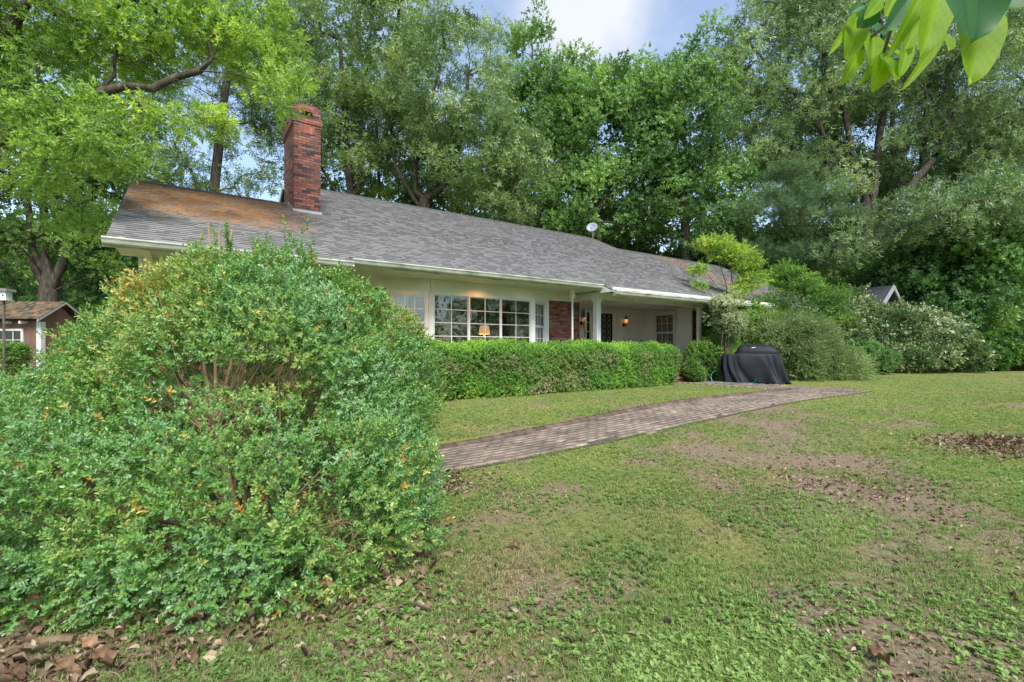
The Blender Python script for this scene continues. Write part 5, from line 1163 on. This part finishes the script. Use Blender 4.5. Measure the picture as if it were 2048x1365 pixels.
for x in np.arange(-2.8, 2.6, .68):
    m = MB(); m.box(x, x+.09, -1.22, -.9, 2.16, 2.27); lb(m, 'rafter_end', M_white, s0)
m = MB(); x0, x1, z0, z1 = -.42, 1.88, 1.05, 1.85
m.box(x0, x1, -.96, -.901, z0-.09, z0); m.box(x0, x1, -.96, -.901, z1, z1+.09); m.box(x0, x0+.09, -.96, -.901, z0, z1); m.box(x1-.09, x1, -.96, -.901, z0, z1)
for k in (1, 2, 3, 4, 5): m.box(x0+.09+k*.354-.012, x0+.09+k*.354+.012, -.95, -.92, z0, z1)
m.box(x0+.09, x1-.09, -.949, -.919, (z0+z1)/2-.012, (z0+z1)/2+.012)
wn = lb(m, 'window', M_white, s0); m = MB(); m.box(x0+.08, x1-.08, -.915, -.903, z0, z1); lb(m, 'pane', flat('shed_glass', (.02, .03, .025), .08), wn)
q = P(8, 600, 17.5); b0 = thing('birdhouse', 'small white birdhouse with a flat grey roof on a pole at the left edge', 'birdhouse', (q[0], q[1], .27), R(10))
hz = q[2]-.27
m = MB(); m.tube([(0, 0, 0), (0, 0, hz)], .04, 8); lb(m, 'pole', M_barkg, b0)
m = MB(); m.box(-.16, .16, -.14, .14, hz, hz+.30); m.box(-.2, .2, -.18, .18, hz-.03, hz-.002); lb(m, 'box', M_white, b0)
m = MB(); m.prism([(-.25, hz+.30), (.25, hz+.30), (.22, hz+.40), (-.22, hz+.42)], 1, -.22, .22); lb(m, 'roof', simple('grey_tin', (.2, .2, .19), .6), b0)
for x in (-.07, .07):
    m = MB(); m.tube([(x, -.142, hz+.15), (x, -.15, hz+.15)], .028, 10); lb(m, 'entrance_hole', M_dark, b0)
# ================================================================== COVERED GRILL
gc = np.array([7.62, 15.05]); gr_ = thing('covered_grill', 'barbecue grill under a black draped cover beside the brick walk', 'grill', (gc[0], gc[1], bz(*gc)), R(-22))
def cover():
    V = []; seg_ = 120; rings = []
    H = 1.22; prof = []
    # (z, xmin, xmax, half depth, fold)
    prof = [(.01, -.78, 1.0, .44, .15), (.10, -.77, .95, .43, .14), (.30, -.84, .88, .41, .11), (.55, -.89, .80, .39, .075), (.75, -.90, .76, .365, .045), (.86, -.89, .745, .35, .02), (.90, -.87, .74, .34, .008), (.915, -.82, .735, .33, .004),
            (.92, -.50, .73, .325, .003), (.96, -.475, .73, .325, .003), (1.02, -.46, .72, .32, .003), (1.12, -.42, .60, .27, .006), (1.19, -.36, .50, .20, .004), (1.215, -.30, .42, .14, .004), (1.22, -.15, .2, .05, 0)]
    for (z, x0, x1, hd, fo) in prof:
        cx = (x0+x1)/2; hl = (x1-x0)/2
        for k in range(seg_):
            t = 2*math.pi*k/seg_; c, s = math.cos(t), math.sin(t); e = .42+.25*max(0, .5-z)
            x = cx+hl*math.copysign(abs(c)**e, c); y = hd*math.copysign(abs(s)**e, s)
            w = math.sin(9*t+1.3*math.sin(3*t)+z*1.6)*.6+(abs(math.sin(9.5*t+2+1.8*math.sin(2*t)-z*.8))-.6)*.9+.25*math.sin(31*t+z*4)+.7*(float(vnoise(np.array([math.cos(t)*3, math.sin(t)*3, z*.6]), 9))-.5)
            q = 1+fo*w/math.hypot(x-cx, y)
            V.append((cx+(x-cx)*q, y*q, z+(.035*math.sin(7*t) if z < .05 else 0)+(.02*math.sin(5*t) if .9 < z < 1.0 else 0)*0))
    F = [(i*seg_+k, i*seg_+(k+1) % seg_, (i+1)*seg_+(k+1) % seg_, (i+1)*seg_+k) for i in range(len(prof)-1) for k in range(seg_)]
    F.append(tuple((len(prof)-1)*seg_+k for k in range(seg_)))
    return V, F
V, F = cover(); M_cov = simple('black_cover', [(.3, (.008, .009, .013)), (.7, (.017, .020, .028))], .55, 2.5, .5, 7, spec=.25)
cv = mesh('cover', xf(np.linalg.inv(INV[gr_.name]), np.array(V)), F, M_cov, gr_, smooth=True); cv.modifiers.new('s', 'SUBSURF').render_levels = 1
m = MB(); m.prism([(-.05, 1.10), (.06, 1.115), (.065, 1.135), (-.045, 1.13)], 1, -.300, -.292); lb(m, 'label_patch', flat('white_patch', (.7, .68, .62), .5), gr_)
for s in (-1, 1):
    m = MB(); m.tube([(s*.5, -.2, .05), (s*.5, -.24, .05)], .05, 12); lb(m, 'wheel', M_dark, gr_)
# seams and straps of the cover
m = MB(); m.tube([(.66, -.42, .03), (.63, -.43, .16), (.60, -.40, .28)], .012, 4); lb(m, 'strap', simple('strap_cloth', (.12, .12, .13), .6), gr_)
# ---- garden hose
M_hose = simple('teal_hose', (.02, .26, .26), .35, 4)
hp = [(1495, 768.5, 14.9), (1475, 768, 14.95), (1455, 767.5, 15.0), (1435, 767, 15.05), (1425, 763, 15.3), (1422, 752, 15.4), (1426, 745, 15.4), (1430, 741, 15.5)]
pts = [P(*q) for q in hp]
for q in pts[:4]: q[2] = bz(q[0], q[1])+.02
h2 = [P(*q) for q in [(1455, 735, 15.1), (1454, 748, 15.1), (1457, 758, 15.1), (1463, 763, 15.0), (1480, 765, 14.9), (1500, 767, 14.7), (1510, 764, 14.6), (1511, 760, 14.55)]]
h3 = [P(*q) for q in [(1457, 738, 15.1), (1457, 750, 15.1), (1461, 760, 15.1), (1450, 764, 15.1), (1435, 765.5, 15.1)]]
def smoothpts(p, k=6):
    p = [p[0]]+list(p)+[p[-1]]; o = []
    for i in range(1, len(p)-2):
        for j in range(k):
            t = j/k; a, b, c, d = p[i-1], p[i], p[i+1], p[i+2]
            o.append(.5*((2*b)+(-a+c)*t+(2*a-5*b+4*c-d)*t*t+(-a+3*b-3*c+d)*t**3))
    o.append(p[-2]); return o
m = MB(); m.tube(smoothpts(pts[::-1][::-1]), .013, 6)
hs = thing('garden_hose', 'teal garden hose looping on the ground around the covered grill', 'hose', tuple(pts[2]))
m.build('hose', M_hose, hs); m = MB(); m.tube(smoothpts(h2), .013, 6); m.build('coil', M_hose, hs); m = MB(); m.tube(smoothpts(h3), .013, 6); m.build('coil', M_hose, hs)
# ================================================================== NEAR BRANCH, TOP RIGHT
br = thing('leafy_branch', 'close overhanging branch with large backlit leaves in the top right corner', 'branch', tuple(P(2110, -120, .8)))
def bleaf(p0, p1, w, nrm, mat, twist=0., curl=.12, rag=0):
    p0 = np.array(p0); p1 = np.array(p1); d = p1-p0; L_ = np.linalg.norm(d); d /= L_; nrm = np.array(nrm, float); s = np.cross(d, nrm); s /= np.linalg.norm(s); nn = np.cross(s, d)
    V = []; F = []; K = 30 if not rag else 12; Q = 6
    for i in range(K+1):
        t = i/K; ww = w*(.66 if not rag else .6)*(math.sin(math.pi*min(t, 1)**.80)**.55)*(1-.1*t) if 0 < t < 1 else .0008
        if rag and 0 < t < 1: ww *= .62+.55*abs(math.sin(t*8.5+p0[0]*9))
        for j in range(-Q, Q+1):
            u = j/Q; wav = .03*w*math.sin(t*9+u*2)*abs(u)
            V.append(p0+d*L_*t+s*ww*u+nn*(abs(u)*(.16+.5*rag)*w-curl*L_*t*t+wav*(1+6*rag)))
    W1 = 2*Q+1; bleaf.tone = [np.clip(.5+.09*math.sin((i/K*9-abs((j+.5)/Q)*2.6)*2*math.pi)*(1 if abs((j+.5)/Q) < .93 else 0)+(.35 if j in (-1, 0) and not rag else 0), 0, 1) for i in range(K) for j in range(-Q, Q)]
    F = [(i*W1+j, i*W1+j+1, (i+1)*W1+j+1, (i+1)*W1+j) for i in range(K) for j in range(W1-1)]
    return V, F
def leafface(name, c1, c2, trans, tc_):
    m, nt, p, o = newmat(name); L = nt.links.new
    tcn = N(nt, 'ShaderNodeTexCoord'); n_ = N(nt, 'ShaderNodeTexNoise'); n_.inputs['Scale'].default_value = 30; n_.inputs['Detail'].default_value = 6; L(tcn.outputs['Object'], n_.inputs['Vector'])
    at_ = N(nt, 'ShaderNodeAttribute', attribute_name='tone'); av = N(nt, 'ShaderNodeMath', operation='MULTIPLY_ADD'); av.inputs[1].default_value = .5 if 'dead' not in name else 0; L(at_.outputs['Fac'], av.inputs[0]); sc_ = N(nt, 'ShaderNodeMath', operation='MULTIPLY'); sc_.inputs[1].default_value = .5 if 'dead' not in name else 1; L(n_.outputs['Fac'], sc_.inputs[0]); L(sc_.outputs[0], av.inputs[2])
    rr = ramp(nt, [(.35, c1), (.65, c2)], av.outputs[0]); L(rr.outputs[0], p.inputs['Base Color']); p.inputs['Roughness'].default_value = .5; p.inputs['Specular IOR Level'].default_value = .25
    if 'dead' in name:
        oi = N(nt, 'ShaderNodeObjectInfo'); hs_ = N(nt, 'ShaderNodeMapRange'); hs_.inputs['To Min'].default_value = .5; hs_.inputs['To Max'].default_value = 1.35; L(oi.outputs['Random'], hs_.inputs[0]); m3 = N(nt, 'ShaderNodeMixRGB', blend_type='MULTIPLY'); m3.inputs[0].default_value = 1; L(rr.outputs[0], m3.inputs[1]); L(hs_.outputs[0], m3.inputs[2]); L(m3.outputs[0], p.inputs['Base Color'])
    t = N(nt, 'ShaderNodeBsdfTranslucent'); mm = N(nt, 'ShaderNodeMixRGB', blend_type='MULTIPLY'); mm.inputs[0].default_value = 1; mm.inputs[2].default_value = (*tc_, 1); L(rr.outputs[0], mm.inputs[1]); L(mm.outputs[0], t.inputs[0])
    mx = N(nt, 'ShaderNodeMixShader'); mx.inputs[0].default_value = trans; L(p.outputs[0], mx.inputs[1]); L(t.outputs[0], mx.inputs[2]); L(mx.outputs[0], o.inputs[0]); return m
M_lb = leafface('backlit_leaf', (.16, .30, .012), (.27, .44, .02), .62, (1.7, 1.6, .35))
M_ld = leafface('shaded_leaf', (.03, .11, .04), (.05, .15, .05), .30, (1.2, 1.5, .5))  # same leaf in two colourings: lit-through and shaded looks painted in
LV = [((1948, -10), (1962, 152), 80, .60, 1, .1), ((1935, -60), (1957, 78), 112, .56, 0, .0), ((1880, -50), (1862, 98), 58, .66, 1, .2), ((1850, -30), (1797, 100), 22, .7, 1, .5), ((1830, -20), (1775, 60), 30, .8, 0, .3),
      ((1712, 30), (1671, 97), 13, 1.05, 1, .4), ((1716, 34), (1703, 108), 36, 1.05, 1, .1), ((1722, 100), (1694, 158), 20, 1.1, 1, .3), ((1744, 74), (1752, 124), 34, 1.1, 1, 0), ((1768, 116), (1754, 174), 28, 1.05, 1, 0), ((1766, 112), (1730, 158), 14, 1.1, 1, .3),
      ((1766, 114), (1800, 153), 30, 1.05, 1, .2), ((1816, 84), (1810, 142), 21, 1.05, 1, 0), ((1776, 92), (1811, 113), 22, 1.1, 1, .5), ((1752, 20), (1716, 54), 32, 1.0, 0, .5), ((1845, 10), (1824, 86), 40, .95, 1, .1), ((1765, 10), (1800, 62), 16, 1.0, 1, .4),
      ((1890, 62), (1826, 165), 16, .75, 1, .5), ((2070, -30), (2004, 10), 46, .6, 0, .3), ((1998, -40), (1992, 26), 26, .62, 1, .1), ((1740, 50), (1775, 72), 24, 1.1, 0, .4), ((1780, 66), (1746, 112), 12, 1.1, 0, .4), ((1800, 60), (1826, 100), 24, 1.0, 1, .2), ((1880, 66), (1908, 92), 30, .8, 1, .3), ((1770, -10), (1740, 26), 22, 1.0, 1, .2), ((1800, -30), (1782, 20), 30, .9, 1, .2), ((1730, 10), (1700, 24), 14, 1.0, 0, .5), ((1790, 90), (1786, 118), 20, 1.15, 0, .2)]
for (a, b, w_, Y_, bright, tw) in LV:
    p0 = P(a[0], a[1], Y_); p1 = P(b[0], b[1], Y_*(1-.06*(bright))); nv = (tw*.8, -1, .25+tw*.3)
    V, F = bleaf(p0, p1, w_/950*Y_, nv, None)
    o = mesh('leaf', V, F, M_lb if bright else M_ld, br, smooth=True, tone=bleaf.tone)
m = MB()
for pl in ([(2150, -160, .75), (2000, -70, .7), (1930, -40, .68), (1880, -30, .72), (1830, 0, .85), (1790, 40, .98), (1766, 112, 1.07)], [(1830, 0, .85), (1760, 10, 1.0), (1716, 32, 1.05)], [(1790, 40, .98), (1745, 72, 1.09), (1722, 100, 1.1)], [(1850, -15, .8), (1845, 30, .95), (1818, 82, 1.05)]):
    m.tube(smoothpts([P(*q) for q in pl], 4), [.0035]*(4*(len(pl)-1)+1), 6)
m.build('twig', M_twig, br)
# ================================================================== GRASS, WEEDS, LITTER
r = np.random.default_rng(99)
def blade_t(n, h, w_, lean, seed):
    q = np.random.default_rng(seed); V = []; F = []; c = 0
    for i in range(n):
        az = q.uniform(0, 6.28); ln = q.uniform(.2, 1)*lean; hh = h*q.uniform(.6, 1.2); b = q.normal(0, h*.25, 2); d = np.array([math.cos(az), math.sin(az)]); s = np.array([-d[1], d[0]])*w_/2
        for k in range(1):
            m_ = b+d*ln*hh*.35; t_ = b+d*ln*hh
            V += [(b[0]-s[0]*.6, b[1]-s[1]*.6, 0), (b[0]+s[0]*.6, b[1]+s[1]*.6, 0), (m_[0]+s[0], m_[1]+s[1], hh*.6), (m_[0]-s[0], m_[1]-s[1], hh*.6), (t_[0]+s[0]*.15, t_[1]+s[1]*.15, hh*(1-.3*ln)), (t_[0]-s[0]*.15, t_[1]-s[1]*.15, hh*(1-.3*ln))]
            F += [(c, c+1, c+2, c+3), (c+3, c+2, c+4, c+5)]; c += 6
    return np.array(V), np.array(F), q.normal(0, 1, len(F))
def weed_t(n, rr, lw, seed):
    q = np.random.default_rng(seed); V = []; F = []; c = 0; T = []
    for i in range(n):
        az = i*6.28/n+q.normal(0, .4); el = q.uniform(.1, .8); l, f = rholeaf(rr*q.uniform(.6, 1.1), lw, .1, .2)
        M_ = rot((0, 0, 1), az) @ rot((0, 1, 0), -el); v = l @ M_.T+[0, 0, q.uniform(.002, .02)]; V.append(v); F.append(f+c); c += len(v); T += [q.normal()]*len(f)
    return np.concatenate(V), np.concatenate(F), np.array(T)
T_gr = [blade_t(7, .026, .0028, 1.3, s) for s in range(6)]
T_wd = [weed_t(5+s, .026, .016, s+9) for s in range(5)]
T_gf = [blade_t(8, .045, .006, 1.2, s+30) for s in range(5)]
M_gr = leafmat('grass_blade', [(0, (.42, .33, .19)), (.16, (.36, .32, .16)), (.28, (.16, .225, .07)), (.55, (.21, .305, .085)), (.85, (.30, .395, .11)), (1, (.43, .48, .16))], .3, .5, .3)
M_wd = leafmat('clover_leaf', [(0, (.11, .19, .055)), (.5, (.18, .29, .08)), (1, (.31, .44, .13))], .3, .45, .4)
def onpath(X, Y):
    a = X*CA+Y*SA; b = -X*SA+Y*CA
    return ((b > 4.80) & (b < 6.12) & (a > 0.3) & (a < 14.6)) | ((a > 12.85) & (a < 14.35) & (b > 6) & (b < 9.6)) | (b > 9.9) & (a > -1) & (a < 25)
def field(n, y0, y1, pw):
    Y = y0*(y1/y0)**(r.random(n)**pw); X = r.uniform(-1.13, 1.13, n)*(Y+.3); return X, Y
def inst_ground(X, Y, temps, sc, tone, seed, lift=0.):
    p = np.stack([X, Y, gz(X, Y)+lift], -1); D = np.stack([r.normal(0, .15, len(X)), r.normal(0, .15, len(X)), np.ones(len(X))], -1)
    return instance(temps, p, D, sc, tone, seed)
parts = []
X, Y = field(110000, 1.25, 9, 1.0); s = soil(X, Y); dn = fbm(np.stack([X*2.5, Y*2.5, X*0], -1), 12, 3); k = (r.random(len(X)) < (1.0-s*.95)*(.35+1.1*sstep(dn, .38, .62))) & ~onpath(X, Y); X, Y, s, dn = X[k], Y[k], s[k], dn[k]
lv = fbm(np.stack([X*.8, Y*.8, X*0], -1), 14, 3)
parts.append(inst_ground(X, Y, T_gr, r.uniform(.6, 1.25, len(X))*(1+.05*Y), np.clip(.48+(lv-.5)*.9+r.normal(0, .12, len(X))-.25*s, 0, 1), 1))
X, Y = field(70000, 7, 24, 1.0); s = soil(X, Y); k = (r.random(len(X)) < 1.0-s*.95) & ~onpath(X, Y); X, Y, s = X[k], Y[k], s[k]; lv = fbm(np.stack([X*.5, Y*.5, X*0], -1), 14, 3)
parts.append(inst_ground(X, Y, T_gf, r.uniform(.5, 1.0, len(X)), np.clip(.60+(lv-.5)*.7+r.normal(0, .12, len(X))-.2*s, 0, 1), 2))
V, F, T = merge(parts); c0 = (1.0, 6, 0)
tag(mesh('grass', V, F, M_gr, loc=(0, 0, 0), tone=T), 'thin short lawn grass over bare earth', 'grass', kind='stuff')
parts = []
X, Y = field(60000, 1.25, 7, 1.); s = soil(X, Y); dn = fbm(np.stack([X*1.6, Y*1.6, X*0+3], -1), 22, 3); k = (r.random(len(X)) < sstep(dn, .36, .74)*(1-.45*s)*.75) & ~onpath(X, Y); X, Y = X[k], Y[k]
parts.append(inst_ground(X, Y, T_wd, r.uniform(.45, 1.15, len(X)), np.clip(.5+(fbm(np.stack([X, Y, X*0], -1), 25, 2)-.5)*1.2+r.normal(0, .1, len(X)), 0, 1), 5, .004))
V, F, T = merge(parts); tag(mesh('clover', V, F, M_wd, loc=(0, 0, 0), tone=T), 'clover and small weeds growing through the lawn', 'weeds', kind='stuff')
# straw, crumbs of leaf and twigs
def crumb(l, w_, seed):
    q = np.random.default_rng(seed); v, f = hexleaf(l, w_, q.uniform(.2, .7), q.uniform(.1, .6)); v = v+q.normal(0, l*.06, v.shape); v = v @ rot((0, 1, 0), q.uniform(-.5, .2)).T @ rot((1, 0, 0), q.uniform(-.6, .6)).T
    return v, f, q.normal(0, 1, len(f))
T_lit = [crumb(.032, .018, s+50) for s in range(6)]+[blade_t(1, .06, .003, 3.5, s+70) for s in range(3)]
M_lit = leafmat('leaf_crumb', [(0, (.10, .065, .04)), (.5, (.21, .145, .10)), (.85, (.33, .24, .16)), (1, (.48, .39, .28))], .1, .8, .2)
X, Y = field(26000, 1.25, 9, 1.); s = soil(X, Y); k = (r.random(len(X)) < .14+.5*s); X, Y = X[k], Y[k]
V, F, T = inst_ground(X, Y, T_lit, r.uniform(.4, 1.2, len(X)), r.random(len(X)), 6, .006)
# bits lying under the boxwood and in the pile on the right
def blob(n, cx, cy, rx, ry, hz_, sc):
    x = cx+r.normal(0, rx, n); y = cy+r.normal(0, ry, n); z = gz(x, y)+hz_*np.exp(-((x-cx)/rx)**2-((y-cy)/ry)**2)*r.random(n)
    return instance([crumb(.085, .05, s+90) for s in range(9)], np.stack([x, y, z+.01], -1), np.stack([r.normal(0, .5, n), r.normal(0, .5, n), np.ones(n)], -1), sc*r.uniform(.5, 1.1, n), r.random(n), 7)
V, F, T = merge([(V, F, T), blob(700, -1.6, 2.45, 1.0, .25, .05, .55), blob(250, -1.0, 2.9, .35, .3, .05, .8), blob(260, -2.0, 2.1, .8, .2, .02, .8), blob(1300, 6.85, 6.45, .60, .36, .14, .7), blob(300, -.75, 4.9, .25, .3, .06, .6), blob(500, 3.4, 4.9, .6, .5, .01, .5), blob(300, 2.8, 2.4, .5, .6, .01, .5)])
tag(mesh('leaf_litter', V, F, M_lit, loc=(0, 0, 0), tone=T), 'dry leaf crumbs, straw and a low pile of dead leaves on the lawn', 'leaf litter', kind='stuff')
# big curled dead leaves one can point at
M_dead = leafface('dead_leaf', (.14, .08, .05), (.33, .20, .12), .15, (1, .8, .6))
DL = [(628, 1168, 640, 1208, 30, 2.72, 'brown curled dead leaf hanging upright at the foot of the boxwood'), (612, 1172, 600, 1225, 28, 2.68, 'brown folded dead leaf standing left of the upright one'), (640, 1165, 668, 1148, 26, 2.75, 'tan dead leaf with pale ribs caught in the low twigs'), (765, 1150, 792, 1185, 36, 3.0, 'dull brown dead leaf at the right foot of the boxwood'),
      (800, 1140, 860, 1125, 44, 3.2, 'crumpled brown leaf with ragged lobes right of the boxwood'), (165, 1290, 205, 1305, 30, 2.2, 'broad tan leaf on the earth at the bottom left'), (190, 1325, 235, 1320, 34, 2.12, 'grey brown leaf on the litter near the bottom left'), (20, 1345, 48, 1352, 30, 2.02, 'pale rolled leaf in the bottom left corner'), (115, 1350, 160, 1330, 34, 2.05, 'rust brown leaf near the bottom left corner'),
      (375, 1345, 395, 1320, 26, 2.1, 'brown leaf on the bare earth below the boxwood'), (75, 1190, 88, 1218, 30, 2.5, 'star shaped tan leaf caught on the left of the boxwood'), (390, 1200, 400, 1240, 26, 2.45, 'red brown leaf caught low in the middle of the boxwood'), (160, 960, 190, 985, 36, 2.6, 'rust coloured leaf caught high on the left of the boxwood'), (100, 945, 140, 938, 26, 2.6, 'long brown leaf lying on top of the boxwood mound'),
      (1735, 1310, 1780, 1320, 40, 2.13, 'pale torn leaf on the lawn at the bottom right'), (1020, 1095, 1040, 1100, 14, 3.3, 'small tan leaf alone in the middle of the lawn'), (1075, 1325, 1050, 1320, 12, 2.15, 'small dark leaf near the bottom of the lawn')]
for (x0, y0, x1, y1, w_, Y_, lab) in DL:
    p0 = P(x0, y0, Y_); p1 = P(x1, y1, Y_-.05)
    if p0[2] < .06 or y0 > 1280: p0[2] = .03; p1[2] = .035; nv = (.1, -.3, 1)
    else: nv = (.3, -1, .4)
    if lab.startswith(('pale torn', 'small')): p0[2] = .03; p1[2] = .03; nv = (0, -.2, 1)
    V, F = bleaf(p0, p1, w_*.66/950*Y_, nv, None, curl=.35, rag=1)
    o = mesh('dead_leaf', V, F, M_dead, loc=tuple(p0), smooth=True); tag(o, lab, 'dead leaf', 'large dead leaves')
# fallen sticks
for i, (pl, lab) in enumerate((([(1355, 1158), (1400, 1180), (1430, 1220), (1440, 1245), (1448, 1262)], 'thin bent twig lying on the lawn right of centre'), ([(1448, 1262), (1465, 1290), (1500, 1330), (1518, 1360)], 'short straight twig at the bottom right of the lawn'), ([(10, 1320), (60, 1300), (110, 1292), (150, 1290)], 'thick fallen branch under the left edge of the boxwood'), ([(700, 1350), (730, 1345), (760, 1362)], 'dark curved stick at the bottom centre left'))):
    pts = []
    for (x_, y_) in pl: Y_ = 1.4*950/(y_-695); q = P(x_, y_, Y_); q[2] = float(gz(q[0], q[1]))+.012+(.015 if i == 2 else 0); pts.append(q)
    m = MB(); m.tube(smoothpts(pts, 4), (.005, .005, .022, .007)[i], 6); o = m.build('fallen_twig', M_twig, None, loc=tuple(pts[0])); tag(o, lab, 'twig', 'fallen twigs')
